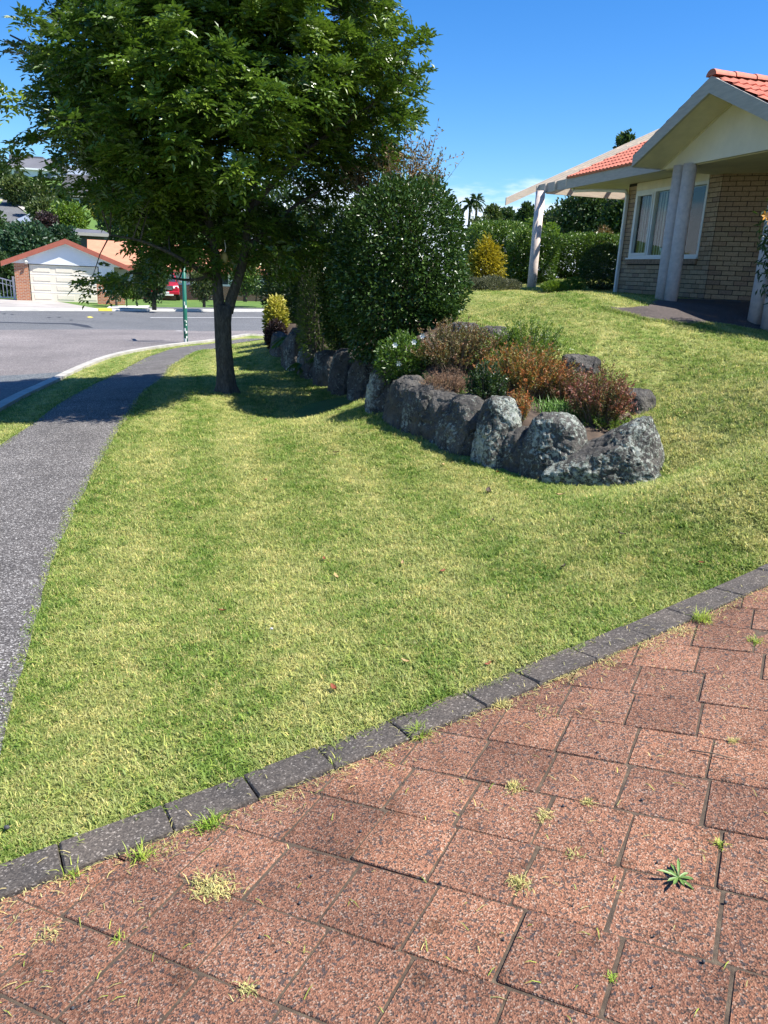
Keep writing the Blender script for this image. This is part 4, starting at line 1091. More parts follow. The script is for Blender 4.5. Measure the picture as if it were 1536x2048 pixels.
# brick letterbox pier and low wall
p0x, p0z = gpl(195, 600, -1.6); q = gw(p0x, -1.6)
lb = thing('letterbox_wall', 'low brick front wall with a taller letterbox pier beside the cream garage door', 'brick wall', (*q, Z0), GA)
px_s = 1 / (pxm(np.array([*q, Z0])) * .93)
mb = MB(); mb.box(0, 13 * px_s, 0, .36, -.2, 40 * px_s); mb.build('pier', 'brick_orange_far', lb)
mb = MB(); mb.box(13 * px_s, 49 * px_s, .08, .30, -.2, 20 * px_s); mb.build('low_wall', 'brick_orange_far', lb)
mb = MB(); mb.box(12 * px_s, 50 * px_s, .05, .33, 20 * px_s, 21.5 * px_s); mb.box(-.03, 13.5 * px_s, -.03, .39, 40 * px_s, 41.5 * px_s); mb.build('coping', 'brick_orange_far', lb)
mb = MB(); mb.box(.07, 10 * px_s, -.012, .0, 28 * px_s, 31 * px_s); mb.build('letter_slot', 'kerb_white', lb)
# white arched gate left of the garage
gx, gz_ = gpl(31, 598, 1.0); gq = gw(gx - 3.3, 1.0)
gate = thing('gate', 'white metal gate with arched top and upright bars beside the garage', 'gate', (*gq, Z0), GA)
Wg = 3.2
def arch(x): return 1.05 + .42 * math.sin(PI * min(1, (x / Wg) * .62 + .38) )
mb = MB(); xs_ = np.linspace(0, Wg, 14); mb.tube([(x, 0, arch(x)) for x in xs_], [.035] * 14, 6); mb.tube([(0, 0, .12), (Wg, 0, .12)], [.03, .03], 6); mb.tube([(x, 0, arch(x) - .28) for x in xs_], [.022] * 14, 6)
mb.build('rail', 'gate_white', gate)
x = .1
bme = None
while x < Wg:
    mb = MB(); mb.tube([(x, 0, .10), (x, 0, arch(x) - .01)], [.020, .020], 6); mb.build('bar', 'gate_white', gate); x += .20
mb = MB(); mb.box(Wg + .02, Wg + .14, -.06, .06, -.2, 1.32); mb.build('post', 'gate_white', gate)
# ------------------------------------------------------------------ red pickup
tp = at_z(331, 601, ZR + .06)
tk = thing('pickup_truck', 'red pickup truck parked facing the road on the far verge', 'truck', tp, rad(16))
def loft(prof, y):            # half-profile helper: list of (x,z) at station y
    return [(x, y, z) for x, z in prof]
mb = MB()                                   # body sides with arches: lower hull in stations along y (front is -y)
st = [(-.02, .86, .46, .92), (.10, .93, .40, 1.02), (1.25, .95, .40, 1.10), (1.5, .95, .40, 1.12), (3.2, .95, .40, 1.14), (5.1, .94, .46, 1.14), (5.2, .90, .52, 1.12)]
n = 0
for y, hw2, z0, z1 in st:
    mb.v += [(-hw2, y, z0), (-hw2 - .01, y, (z0 + z1) / 2), (-hw2 + .06, y, z1), (hw2 - .06, y, z1), (hw2 + .01, y, (z0 + z1) / 2), (hw2, y, z0)]
for i in range(len(st) - 1):
    for j in range(6): mb.f.append((i * 6 + j, i * 6 + (j + 1) % 6, (i + 1) * 6 + (j + 1) % 6, (i + 1) * 6 + j))
mb.f.append(tuple(range(6))[::-1]); mb.f.append(tuple(range((len(st) - 1) * 6, len(st) * 6)))
mb.build('body', 'truck_red', tk, bev=.02)
mb = MB(); mb.hexa([(-.80, .06, .93), (.80, .06, .93), (.84, 1.35, 1.11), (-.84, 1.35, 1.11), (-.70, .16, 1.04), (.70, .16, 1.04), (.76, 1.42, 1.20), (-.76, 1.42, 1.20)]); mb.build('bonnet', 'truck_red', tk, bev=.03)
mb = MB(); mb.hexa([(-.86, 1.40, 1.12), (.86, 1.40, 1.12), (.88, 3.30, 1.12), (-.88, 3.30, 1.12), (-.66, 2.02, 1.76), (.66, 2.02, 1.76), (.68, 3.15, 1.78), (-.68, 3.15, 1.78)]); mb.build('cab', 'truck_red', tk, bev=.04)
mb = MB(); mb.hexa([(-.76, 1.44, 1.20), (.76, 1.44, 1.20), (.76, 1.48, 1.20), (-.76, 1.48, 1.20), (-.63, 1.93, 1.69), (.63, 1.93, 1.69), (.63, 1.97, 1.69), (-.63, 1.97, 1.69)]); mb.build('windscreen', 'dark_glass', tk)
for s in (-1, 1):
    mb = MB(); mb.hexa([(s * .862, 1.66, 1.2), (s * .885, 1.66, 1.2), (s * .905, 3.15, 1.2), (s * .88, 3.15, 1.2), (s * .70, 2.10, 1.68), (s * .735, 2.10, 1.68), (s * .745, 3.02, 1.70), (s * .71, 3.02, 1.70)]); mb.build('side_window', 'dark_glass', tk)
    mb = MB(); mb.box(min(s * .93, s * 1.14), max(s * .93, s * 1.14), 1.62, 1.72, 1.16, 1.36); mb.build('mirror', 'chrome', tk, bev=.03)
    mb = MB(); mb.hexa([(s * .52, -.045, .80), (s * .90, .02, .84), (s * .90, .1, .84), (s * .52, .1, .80), (s * .52, -.035, .96), (s * .86, .03, .99), (s * .86, .1, .99), (s * .52, .1, .96)]); mb.build('headlight', 'lamp_glass', tk, bev=.012)
    for yy in (.92, 4.1):
        mb = MB(); mb.tube([(s * .72, yy, .37), (s * .965, yy, .37)], [.37, .37], 20); w_ = mb.build('wheel', 'tyre_rubber', tk)
        mb = MB(); mb.tube([(s * .94, yy, .37), (s * .975, yy, .37)], [.22, .20], 14); mb.build('rim', 'chrome', w_)
mb = MB(); mb.box(-.50, .50, -.05, .05, .66, .98); gr = mb.build('grille', 'black_plastic', tk, bev=.02)
for z in (.72, .80, .88): 
    mb = MB(); mb.box(-.46, .46, -.075, -.051, z, z + .03); mb.build('grille_bar', 'chrome', gr)
mb = MB(); mb.box(-.92, .92, -.10, .12, .40, .62); bp = mb.build('bumper', 'truck_red', tk, bev=.04)
mb = MB(); mb.box(-.55, .55, -.115, -.10, .33, .44); mb.build('skid_plate', 'alu_frame', bp)
mb = MB(); mb.box(-.26, .26, -.125, -.102, .47, .59); mb.build('number_plate', 'plate_white', bp)
mb = MB(); mb.box(-.8, .8, 1.2, 4.8, .28, .45); mb.build('chassis', 'black_plastic', tk)
# ------------------------------------------------------------------ street sign pole
pp = hitT(372, 687)
pole = thing('street_sign_pole', 'dark green street sign pole with flaking paint at the kerb corner', 'sign pole', pp)
mb = MB(); mb.tube([(0, 0, -.3), (0, 0, .5), (0, 0, 3.0)], [.062, .062, .056], 14); mb.build('pole', 'pole_green', pole, True)
mb = MB(); mb.tube([(0, 0, 3.0), (0, 0, 3.06)], [.062, .03], 12); mb.build('cap', 'pole_green', pole, True)
for ang in (20, 112):
    c_, s_ = math.cos(rad(ang)), math.sin(rad(ang)); mb = MB(); P = []
    for z in (2.72, 2.90):
        for a, b_ in ((.06, -.012), (.95, -.012), (.95, .012), (.06, .012)): P.append((a * c_ - b_ * s_, a * s_ + b_ * c_, z + (0.0 if ang == 20 else -.2)))
    mb.hexa(P); mb.build('sign_blade', 'pole_green', pole)
tocam = unit(EYE[:2] - pp[:2]); sd_ = np.array([-tocam[1], tocam[0]])
rr = random.Random(3)
for k, (z, w_, h_) in enumerate([(.05, .075, .11), (.16, .04, .06), (.30, .05, .07), (.36, .06, .09), (.52, .03, .05), (.62, .03, .05), (.66, .03, .03), (1.02, .05, .09), (1.08, .03, .04), (1.12, .03, .1)]):
    a0 = math.atan2(tocam[1], tocam[0]) + (.35 if k % 3 else -.1) + rr.uniform(-.2, .2); mb = MB(); V = []
    for zz in (z, z + h_):
        for a in (a0 - w_ / .13, a0, a0 + w_ / .13): V.append((math.cos(a) * .0645, math.sin(a) * .0645, zz + rr.uniform(-.012, .012)))
    mb.add(V, [(0, 1, 4, 3), (1, 2, 5, 4)]); mb.build('paint_flake', 'peel_white', pole)
# ------------------------------------------------------------------ hill on the left with its houses
def zhill(x, y):
    x = np.asarray(x, float); y = np.asarray(y, float)
    up = np.clip((y - 62) / 95, 0, 1.02); prof = up ** 1.15 * 19.0
    side = 1 / (1 + np.exp((x + 26 + .10 * (y - 60)) / 9.0))
    side2 = 1 / (1 + np.exp(-(x + 130) / 14.0))
    return ZR - .25 + prof * side * (.45 + .55 * side2) + .5 * np.sin(x * .11) * np.sin(y * .07) * up
xs = np.linspace(-150, 40, 90); ys = np.linspace(58, 250, 70); X, Y = np.meshgrid(xs, ys)
F = [(j * 90 + i, j * 90 + i + 1, (j + 1) * 90 + i + 1, (j + 1) * 90 + i) for j in range(69) for i in range(89)]
tag(link_obj('hill', mesh_np('hill', np.stack([X, Y, zhill(X, Y)], -1), F, 'verge_green', True)), kind='structure')
def hithill(px, py): return march(px, py, lambda x, y: np.where(y > 58, zhill(x, y), -5), 240)
def hill_strip(name, L, R, mat, off):
    A = np.array([hithill(*p)[:2] for p in L]); B = np.array([hithill(*p)[:2] for p in R]); return strip_mesh(name, A, B, mat, 40, 5, off, zhill)
hill_strip('hill_road', [(-40, 455), (0, 412), (8, 402), (-4, 392)], [(78, 448), (45, 425), (22, 408), (12, 396)], 'road_asphalt', .25)
hill_strip('kerb', [(78, 448), (45, 425), (22, 408), (12, 396)], [(81, 447), (48, 424), (25, 407), (14, 395)], 'concrete', .4)
hill_strip('concrete_driveway', [(18, 410), (26, 404), (40, 402)], [(50, 424), (50, 412), (46, 404)], 'concrete', .35)
def hill_house(name, label, px, py, dist, ang, L, D, H, rise, wallm, roofm, hip=1.0, z=None, wins=True):
    p = far_pt(px, py, dist); zz = p[2]
    r_ = thing(name, label, 'house', (p[0], p[1], zz), rad(ang), 'houses on the hill')
    mb = MB(); mb.box(-L / 2, L / 2, 0, D, -3.5, H); mb.build('wall', wallm, r_)
    mb = MB(); o = .5; hx = D / 2 * hip
    mb.add([(-L / 2 - o, -o, H - .05), (L / 2 + o, -o, H - .05), (L / 2 + o, D + o, H - .05), (-L / 2 - o, D + o, H - .05), (-L / 2 + hx, D / 2, H + rise), (L / 2 - hx, D / 2, H + rise)],
           [(0, 1, 5, 4), (1, 2, 5), (2, 3, 4, 5), (3, 0, 4), (0, 3, 2, 1)]); mb.build('roof', roofm, r_)
    mb = MB(); mb.box(-L / 2 - o, L / 2 + o, -o - .06, -o, H - .30, H - .04); mb.build('gutter', 'gate_white' if wallm != 'wall_dark' else 'timber_grey', r_)
    if wins:
        k = max(2, int(L / 4)); 
        for i in range(k):
            x = -L / 2 + (i + .5) * L / k; mb = MB(); mb.box(x - .85, x + .85, -.05, -.003, H - 1.75, H - .55); f_ = mb.build('window', 'gate_white' if wallm == 'wall_dark' else 'alu_frame', r_)
            mb = MB(); mb.box(x - .75, x + .75, -.07, -.052, H - 1.66, H - .64); mb.build('pane', 'dark_glass', f_)
    return r_
def hh_px(name, label, px, py, wpx, wall_px, roof_px, ang, wallm, roofm, hip, wins=True, dist=None):
    if dist is None:
        q = hithill(px, py); dist = float(np.hypot(q[0], q[1]))
    k = 1 / pxm(far_pt(px, py, dist)); L = wpx * k - 1.0
    return hill_house(name, label, px, py, dist, ang, L, max(4.0, L * .55), wall_px * k, roof_px * k, wallm, roofm, hip, wins=wins)
hh = hh_px('hilltop_house', 'long pale house with a wide grey roof on top of the hill', 70, 354, 128, 16, 22, 14, 'wall_white', 'roof_grey', .8)
k_ = 1 / pxm(np.array(hh.location)); mb = MB(); mb.box(-52 * k_, 12 * k_, 3.2, 6.0, 32 * k_, 42 * k_); mb.build('ridge_clerestory', 'roof_grey', hh)
hh_px('pale_hip_house', 'pale house with silvery hip roof below the hilltop house', 140, 364, 110, 10, 24, -4, 'wall_white', 'roof_bluegrey', 1.0)
hh_px('dark_roof_house', 'dark walled house with a large charcoal roof behind the street tree', 175, 409, 112, 17, 40, 8, 'wall_dark', 'roof_dark', .3)
hh_px('blue_roof_house', 'low house with blue grey roof beside the hill road', 46, 449, 46, 5, 18, -18, 'wall_white', 'roof_bluegrey', .2, False)
hh_px('yellow_house', 'small cream house at the far left edge of the hill', -6, 403, 26, 18, 10, 10, 'trim_cream', 'roof_grey', .6, False)
hh_px('white_fascia_house', 'low house with white fascia behind the garage house roof', 172, 474, 92, 9, 7, 16, 'wall_dark', 'roof_grey', .1, False, 76)
# shrubs and trees on the hill and across the road
FT = [('tree', 'olive green tree below the long hilltop house', 38, 352, 410, 70, 128, 'leaf_far_olive', 1700, .5), ('tree', 'tall olive tree with pale flecks in the middle of the hill', 82, 365, 428, 62, 118, 'leaf_far_olive', 1700, .45),
      ('tree', 'broad green tree above the purple bush on the hill', 96, 398, 448, 78, 106, 'leaf_far_olive', 2000, .4), ('bush', 'rounded bright green bush under the charcoal roof house', 140, 402, 470, 78, 98, 'leaf_lime', 2200, .36),
      ('bush', 'dark purple leaved bush beside the hill road', 95, 424, 474, 46, 96, 'leaf_purple', 1300, .3), ('tree', 'dark tree at the left edge behind the white gate', -8, 415, 570, 90, 72, 'leaf_far', 2600, .36),
      ('tree', 'blue green tree behind the garage house gable', 62, 444, 545, 110, 69, 'leaf_bluegreen', 3200, .33), ('bush', 'dark bush at the foot of the garage house', 8, 505, 596, 60, 62, 'leaf_far', 1500, .26),
      ('tree', 'green tree between the gable and the dark roofed house', 128, 452, 520, 60, 70, 'leaf_bluegreen', 1700, .3), ('shrub', 'yellow flowering shrub in front of the charcoal roof house', 205, 400, 442, 44, 92, 'leaf_gold', 900, .3),
      ('conifer', 'pair of small dark conifers beside the pale hip roof', 83, 340, 372, 14, 125, 'leaf_far', 400, .3), ('tree', 'dark tree at the skyline left of the hilltop house', 2, 320, 372, 40, 146, 'leaf_far', 900, .5),
      ('tree', 'dark tree behind the street tree above the garage', 250, 380, 500, 110, 84, 'leaf_far', 2000, .4), ('tree', 'tall dark tree on the hill behind the street tree trunk', 420, 330, 520, 200, 100, 'leaf_far', 3000, .5),
      ('tree', 'small round tree on the hill under the pale hip roof', 118, 372, 402, 34, 120, 'leaf_far', 700, .4), ('tree', 'dark tree beside the right end of the charcoal roof', 240, 372, 440, 50, 104, 'leaf_far_olive', 1100, .42),
      ('tree', 'dark tree on the hill behind the left half of the street tree', 330, 340, 470, 120, 96, 'leaf_far', 2200, .45), ('tree', 'dark tree on the hill just right of the charcoal roofed house', 262, 335, 430, 90, 112, 'leaf_far', 1700, .5),
      ('tree', 'green tree seen through the right of the street tree', 560, 360, 560, 150, 62, 'leaf_far', 2600, .38), ('shrub', 'green shrub against the pale wing wall behind the letterbox wall', 232, 546, 596, 40, 46.5, 'leaf_far', 1400, .14),
      ('shrub', 'flowering shrub at the end of the low brick wall', 253, 574, 598, 16, 44.5, 'leaf_lime', 450, .12), ('hedge', 'clipped square hedge on the far verge', 273, 573, 597, 30, 45, 'leaf_far', 800, .12),
      ('tree', 'dark drooping tree left of the red pickup', 308, 505, 604, 62, 43, 'leaf_far', 2000, .18), ('shrub', 'loose green shrub right of the red pickup', 408, 532, 599, 56, 44.5, 'leaf_far_olive', 1700, .15),
      ('tree', 'small leafy tree behind the trunk across the road', 490, 505, 590, 60, 50, 'leaf_hedge', 1700, .18), ('hedge', 'low clipped hedge right of the trunk across the road', 512, 563, 590, 60, 51, 'leaf_far', 1100, .13)]
for i, (nm, lb_, px, t, b_, w_, ds, mt, n, lf) in enumerate(FT):
    far_tree(nm, lb_, 'tree' if nm in ('tree', 'conifer') else nm, px, t, b_, w_, ds, mt, int(n * 1.25), 100 + i, 'greenery across the road and on the hill', leaf=lf, cone=.85 if nm == 'conifer' else 0, lump=.26 if nm != 'hedge' else .08)
# far trees to the right, between the shrub and the house
RT_ = [('tree', 'pale green round tree on the skyline beside the palms', 982, 411, 466, 32, 95, 'leaf_far_olive', 1200, .4, 0), ('tree', 'grey green tree on the skyline in the middle', 1010, 417, 468, 40, 100, 'leaf_far', 1200, .42, 0),
       ('conifer', 'dark pointed tree on the skyline left of the pergola column', 1050, 407, 470, 46, 90, 'leaf_far', 1500, .38, .5), ('tree', 'olive tree on the skyline behind the pergola column', 1100, 420, 480, 40, 85, 'leaf_far_olive', 1100, .35, 0),
       ('tree', 'large dark evergreen behind the pergola and hedge', 1178, 372, 500, 150, 44, 'leaf_far', 6500, .22, 0), ('tree', 'dark evergreen with lighter tips behind the downpipe', 1238, 384, 500, 80, 40, 'leaf_dark', 3000, .2, 0),
       ('bush', 'rounded lime green bush behind the back hedge', 1062, 440, 490, 46, 40, 'leaf_lime', 1600, .14, 0), ('bush', 'rounded pale bush behind the pergola column', 1098, 446, 500, 34, 38, 'leaf_lime', 1000, .14, 0),
       ('tree', 'tree tip showing above the house roof', 1247, 266, 330, 36, 48, 'leaf_far', 500, .3, 0), ('bush', 'olive bush at the left end of the back hedge', 955, 436, 520, 60, 36, 'leaf_far_olive', 1800, .15, 0)]
for i, (nm, lb_, px, t, b_, w_, ds, mt, n, lf, cn_) in enumerate(RT_):
    far_tree(nm, lb_, 'tree' if nm in ('tree', 'conifer') else nm, px, t, b_, w_, ds, mt, int(n * 1.3), 300 + i, 'skyline trees behind the garden', leaf=lf, cone=cn_)
# palms
for i, (px, t, b_, lb_) in enumerate([(951, 387, 450, 'taller palm on the skyline above the yellow conifer'), (938, 396, 450, 'shorter palm on the skyline left of the taller palm')]):
    top = far_pt(px, t + 14, 105); bot = far_pt(px - 1, b_, 105)
    r_ = thing('palm_tree', lb_, 'palm tree', (bot[0], bot[1], bot[2]), 0, 'palms on the skyline'); h_ = top[2] - bot[2]
    mb = MB(); mb.tube([(0, 0, -4), (.05, 0, h_ * .5), (0, 0, h_)], [.2, .15, .13], 8); mb.build('trunk', 'bark', r_, True)
    r2 = np.random.default_rng(i); n = 26; P = []; D = []; 
    for k in range(n):
        a = r2.uniform(0, 6.28); el = r2.uniform(-.7, 1.3); d_ = np.array([math.cos(a) * math.cos(el), math.sin(a) * math.cos(el), math.sin(el)])
        for s_ in np.linspace(.15, 1, 7):
            q = np.array([0, 0, h_]) + d_ * s_ * 1.0 - np.array([0, 0, .45 * s_ * s_])
            for w2 in (-.4, .4): P.append(q); D.append(d_ + w2 * np.cross(d_, [0, 0, 1]) + np.array([0, 0, -.5 * s_]))
    P = np.array(P); D = np.array(D); link_obj('crown', leaf_mesh('palm_crown', P, D, unit(r2.normal(size=P.shape) + [0, 0, 1]), .55, .12, r2.uniform(0, 1, len(P)), 'leaf_far', .1, .3), r_)
# ------------------------------------------------------------------ boulders
wt_all = unit(np.gradient(WALL, axis=0))
def boulder(label, px, py, wpx, hpx, L, Dp, seed, lich=.5, lean=0.0, shape='slab', push=None, group='boulders of the garden wall', yaw=0.0, sink=.3):
    p = hitT(px, py) if group.startswith('boulders of') else hitG(px, py)
    sc = pxm(p); h = hpx / sc * (1.0 if shape == 'wedge' else .97)
    q = int(np.argmin(np.hypot(WALL[:, 0] - p[0], WALL[:, 1] - p[1]))); t = wt_all[q]; n = np.array([-t[1], t[0]])
    c = p[:2] + n * ((Dp * .30) if push is None else push)
    r = random.Random(seed * 17 + 3)
    if shape == 'wedge':
        pts = [(-.50, -.34, -.3), (.47, -.40, -.3), (.52, .35, -.3), (-.46, .4, -.3), (-.50, -.34, .06), (.49, -.42, .10), (-.20, -.42, .22), (.15, -.36, .62), (.30, -.12, 1.0), (.36, .12, .97), (.46, -.05, .62), (.50, .2, .45), (-.42, .05, .24), (-.1, .3, .55), (.42, .36, .3), (.05, .0, .74)]
    else:
        pts = []
        tw_ = .86 if shape == 'round' else .74
        for ring, (zz, k) in enumerate([(-.3, 1.0), (.12, 1.0), (.55, .94), (.84, tw_), (1.0, tw_ * .55)]):
            m_ = 7 if ring < 4 else 4; ph = r.uniform(0, 6.28)
            for j in range(m_):
                a = ph + j * 6.283 / m_ + r.uniform(-.28, .28); e = (abs(math.cos(a)) ** 3 + abs(math.sin(a)) ** 3) ** (-1 / 3); w = k * r.uniform(.80, 1.0)
                pts.append((.5 * math.cos(a) * e * w + lean * zz * .8, .5 * math.sin(a) * e * w + .05 * zz, zz * (1 if ring < 4 else r.uniform(.93, 1.0)) if ring in (0, 4) else zz + r.uniform(-.07, .07)))
    bm = bmesh.new()
    for q_ in pts: bm.verts.new((q_[0] * L, q_[1] * Dp, q_[2] * h))
    res = bmesh.ops.convex_hull(bm, input=bm.verts)
    bmesh.ops.delete(bm, geom=[v for v in bm.verts if not v.link_faces], context='VERTS')
    off = Vector((seed * 3.7, seed * 1.3, seed * 2.1))
    mean = sum((v.co for v in bm.verts), Vector()) / len(bm.verts)
    bmesh.ops.bevel(bm, geom=bm.edges[:], offset=.016, segments=1, affect='EDGES', clamp_overlap=True)
    bmesh.ops.triangulate(bm, faces=bm.faces)
    while len(bm.verts) < 2600:
        le = sorted((e.calc_length() for e in bm.edges), reverse=True); cut = le[int(len(le) * .45)]
        bmesh.ops.subdivide_edges(bm, edges=[e for e in bm.edges if e.calc_length() >= cut], cuts=1, use_grid_fill=False)
        bmesh.ops.triangulate(bm, faces=[f for f in bm.faces if len(f.verts) > 3])
    bmesh.ops.smooth_vert(bm, verts=bm.verts, factor=.22, use_axis_x=True, use_axis_y=True, use_axis_z=True)
    bm.normal_update()
    mv = []
    for v in bm.verts:
        co = v.co; ncrack = abs(mnoise.noise(Vector((co.x * 5, co.y * 5, co.z * 2.2)) + off)); crack = -.020 * max(0, 1 - ncrack / .06)
        mv.append(v.normal * (mnoise.fractal(co * 3.2 + off, .9, 2.0, 4) * .016 + mnoise.fractal(co * 15 + off, .8, 2.1, 4) * .013 + crack))
    for v, d in zip(bm.verts, mv): v.co += d
    me = bpy.data.meshes.new('boulder'); bm.to_mesh(me); bm.free(); me.materials.append(MATS['lichen_rock'])
    a = me.attributes.new('lichen', 'FLOAT', 'POINT'); a.data.foreach_set('value', [lich + .9 * mnoise.noise(Vector(v.co) * 3.2 + off) - (.35 if v.normal.z > .6 else 0) for v in me.vertices])
    o = link_obj('boulder', me); o.location = (c[0], c[1], p[2]); o.rotation_euler = (0, 0, math.atan2(t[1], t[0]) + yaw)
    return tag(o, label, 'boulder', group)
B = [('wedge shaped lichen covered boulder at the near tip of the garden bed', 1200, 968, 225, 140, .98, .66, 1, .55, 0, 'wedge'),
     ('broad dark boulder with pale lichen tufts next to the near tip boulder', 1088, 955, 130, 132, .74, .56, 2, .55, .0, 'slab'),
     ('narrow brown mossy boulder wedged between two lichened ones', 1018, 938, 50, 88, .46, .42, 3, .05, .0, 'slab'),
     ('tallest pale crusted boulder below the orange red shrub', 968, 926, 84, 140, .56, .48, 4, .75, -.03, 'slab'),
     ('dark boulder with white lichen spots left of the tallest one', 900, 898, 88, 114, .80, .52, 5, .45, .05, 'slab'),
     ('smooth brown boulder with a rounded top below the dry pink shrub', 862, 876, 50, 98, .66, .48, 6, -.1, .0, 'round'),
     ('grey round shouldered boulder in the middle of the wall', 828, 864, 56, 102, .70, .50, 7, .15, .0, 'round'),
     ('dark upright boulder below the white flowered shrub', 788, 846, 44, 100, .74, .48, 8, .1, .0, 'slab'),
     ('sunlit lichened boulder at the foot of the big glossy shrub', 745, 817, 40, 84, .70, .50, 9, .5, .0, 'round'),
     ('tall shaded slab boulder under the big glossy shrub', 706, 800, 48, 104, .9, .5, 10, .25, .0, 'slab'),
     ('shaded slab boulder left of the tall one under the shrub', 668, 784, 42, 92, .9, .5, 11, .2, .0, 'slab'),
     ('dark squat boulder in the shade beside the fern', 638, 770, 40, 72, .9, .48, 12, .1, .0, 'round'),
     ('shaded leaning boulder with streaked face near the ferns', 606, 752, 42, 66, .9, .42, 13, .2, .0, 'slab'),
     ('grey upright boulder beneath the dark shrubs far along the wall', 572, 734, 44, 72, 1.0, .44, 14, .2, .0, 'slab'),
     ('last boulder of the wall beside the maroon bush', 546, 708, 34, 44, 1.0, .44, 15, .1, .0, 'round')]
for b_ in B: boulder(*b_)
UB = [('rounded brown boulder behind the maroon shrub on the upper lawn edge', 1272, 822, 58, 44, .46, .46, 21, .2), ('smooth grey brown boulder at the lawn edge behind the red shrubs', 1152, 737, 50, 27, .56, .46, 22, -.2),
      ('small grey boulder at the upper lawn edge behind the brown shrub', 976, 668, 30, 17, .40, .36, 23, .2), ('flat pale boulder at the upper lawn edge near the big shrub', 920, 660, 56, 16, .45, .36, 24, .3),
      ('grey stone half hidden between brown and green shrubs', 998, 690, 26, 24, .30, .30, 25, .1), ('pale lichened stone among the red shrubs', 1108, 775, 34, 34, .34, .32, 26, .5)]
for l_, px, py, w_, h_, L, D_, sd, li in UB: boulder(l_, px, py, w_, h_, L, D_, sd, li, 0, 'round', .05, 'boulders along the upper side of the bed', .5)

# ------------------------------------------------------------------ bed shrubs
def gp(px, py): return hitG(px, py)
def bed(px, py, back=0.0):
    """a spot in the bed seen at that pixel"""
    p = gp(px, py); return np.array([p[0], p[1], g1(p[0], p[1])])
def at_d(px, py_base_guess, dist):
    d = ray(px, py_base_guess); hh = math.hypot(d[0], d[1]); x, y = d[0] / hh * dist, d[1] / hh * dist
    return np.array([x, y, g1(x, y)])
def size(p, wpx, hpx): s = pxm(p); return wpx / s / 2, hpx / s / 2
def zpx(px, py, dist): return far_pt(px, py, dist)[2]

def shrub_px(name, label, cat, px, py_top, w_px, dist, mat, n, L, W, seed, depth=.9, **kw):
    """stand a shrub at a distance in direction px so that its top reaches py_top"""
    p = at_d(px, 700, dist); top = zpx(px, py_top, dist); h = top - p[2]
    Rx = w_px / pxm(np.array([p[0], p[1], (p[2] + top) / 2])) / 2
    return shrub(name, label, cat, p, (Rx, Rx * depth, h / 2), mat, n, L, W, seed, **kw)
shrub_px('camellia_shrub', 'big rounded shrub with glossy dark green leaves on the garden bed', 'shrub', 790, 350, 270, 11.3, 'leaf_camellia', 30000, .066, .036, 401, depth=.95, lump=.15, freq=3.4, inner=.25, shell=(.78, 1.03), rnd=1.0, up=.05, stems=7, box=2.3, tall=.9)
shrub_px('glossy_shrub', 'low glossy green shrub at the right foot of the big rounded shrub', 'shrub', 872, 590, 72, 10.7, 'leaf_camellia', 2600, .06, .032, 402, lump=.2, stems=3)
# wispy red-brown twigs above it
root = thing('twiggy_shrub', 'tall wispy shrub with sparse reddish leaves rising behind the big glossy shrub', 'shrub', at_d(800, 640, 12.6))
bz = root.location; r = np.random.default_rng(77); mb = MB(); P = []; D = []
for k in range(64):
    tx = r.uniform(690, 885); ty = 385 - r.beta(2.2, 2.2) * 120 + (abs(tx - 785) / 100) ** 2 * 18
    e = far_pt(tx, ty, 12.4 + r.uniform(-.7, .7)) - np.array(bz); s0 = np.array([r.normal() * .1, r.normal() * .1, 0.0]); m_ = np.array([e[0] * .45, e[1] * .45, e[2] * .72])
    pts = [s0, m_, (m_ + e) / 2 + r.normal(size=3) * .03, e]; mb.tube(pts, [.014, .009, .005, .002], 4, False)
    for t in np.linspace(0, 1, 30):
        q = m_ + (e - m_) * t + r.normal(size=3) * .05; P.append(q); D.append(unit(e - m_) + r.normal(size=3) * .9)
    for s_ in range(4):
        t = r.uniform(.3, .9); q = m_ + (e - m_) * t; q2 = q + (unit(e - m_) + r.normal(size=3) * .7) * .22; mb.tube([q, q2], [.004, .0015], 3, False)
        for t2 in np.linspace(.2, 1, 8): P.append(q + (q2 - q) * t2); D.append(r.normal(size=3) + [0, 0, .2])
mb.build('twigs', 'wood_twig', root)['kind'] = 'stuff'
P = np.array(P); link_obj('foliage', leaf_mesh('twiggy_foliage', P, np.array(D), rand_dirs(len(P), r), r.uniform(.04, .08, len(P)), .026, r.beta(2, 2, len(P)) , 'leaf_redbrown', .2, .1), root)
# dark mass of shrubs behind the wall, left of the big shrub
DS = [('shrub', 'tall dark shrub between the street tree and the big glossy shrub', 655, 395, 150, 16.0, 'leaf_dark', 12000, .085, .04),
      ('shrub', 'dark leafy shrub right behind the street tree trunk', 596, 440, 140, 20.5, 'leaf_dark', 13000, .09, .042),
      ('shrub', 'dense dark shrub above the ferns', 608, 520, 120, 18.6, 'leaf_dark', 8000, .08, .036),
      ('shrub', 'dark green shrub at the left shoulder of the big glossy shrub', 690, 430, 110, 13.6, 'leaf_camellia', 9000, .07, .035),
      ('shrub', 'dark green shrub filling the gap above the shaded boulders', 648, 500, 120, 15.4, 'leaf_dark', 9000, .08, .036),
      ('shrub', 'light green feathery shrub hanging over the boulders', 636, 520, 84, 14.4, 'leaf_lime', 2600, .07, .02)]
for i, (nm, l_, px, t, w_, ds, mt, n, L, W) in enumerate(DS): shrub_px(nm, l_, 'shrub', px, t, w_, ds, mt, n, L, W, 420 + i, lump=.2, stems=4, group='dark shrubs behind the street tree')
shrub_px('variegated_shrub', 'yellow variegated shrub at the far end of the garden wall', 'shrub', 552, 592, 44, 17.6, 'leaf_yellow', 1500, .11, .05, 430, lump=.2, tone_hi=.7, stems=3)
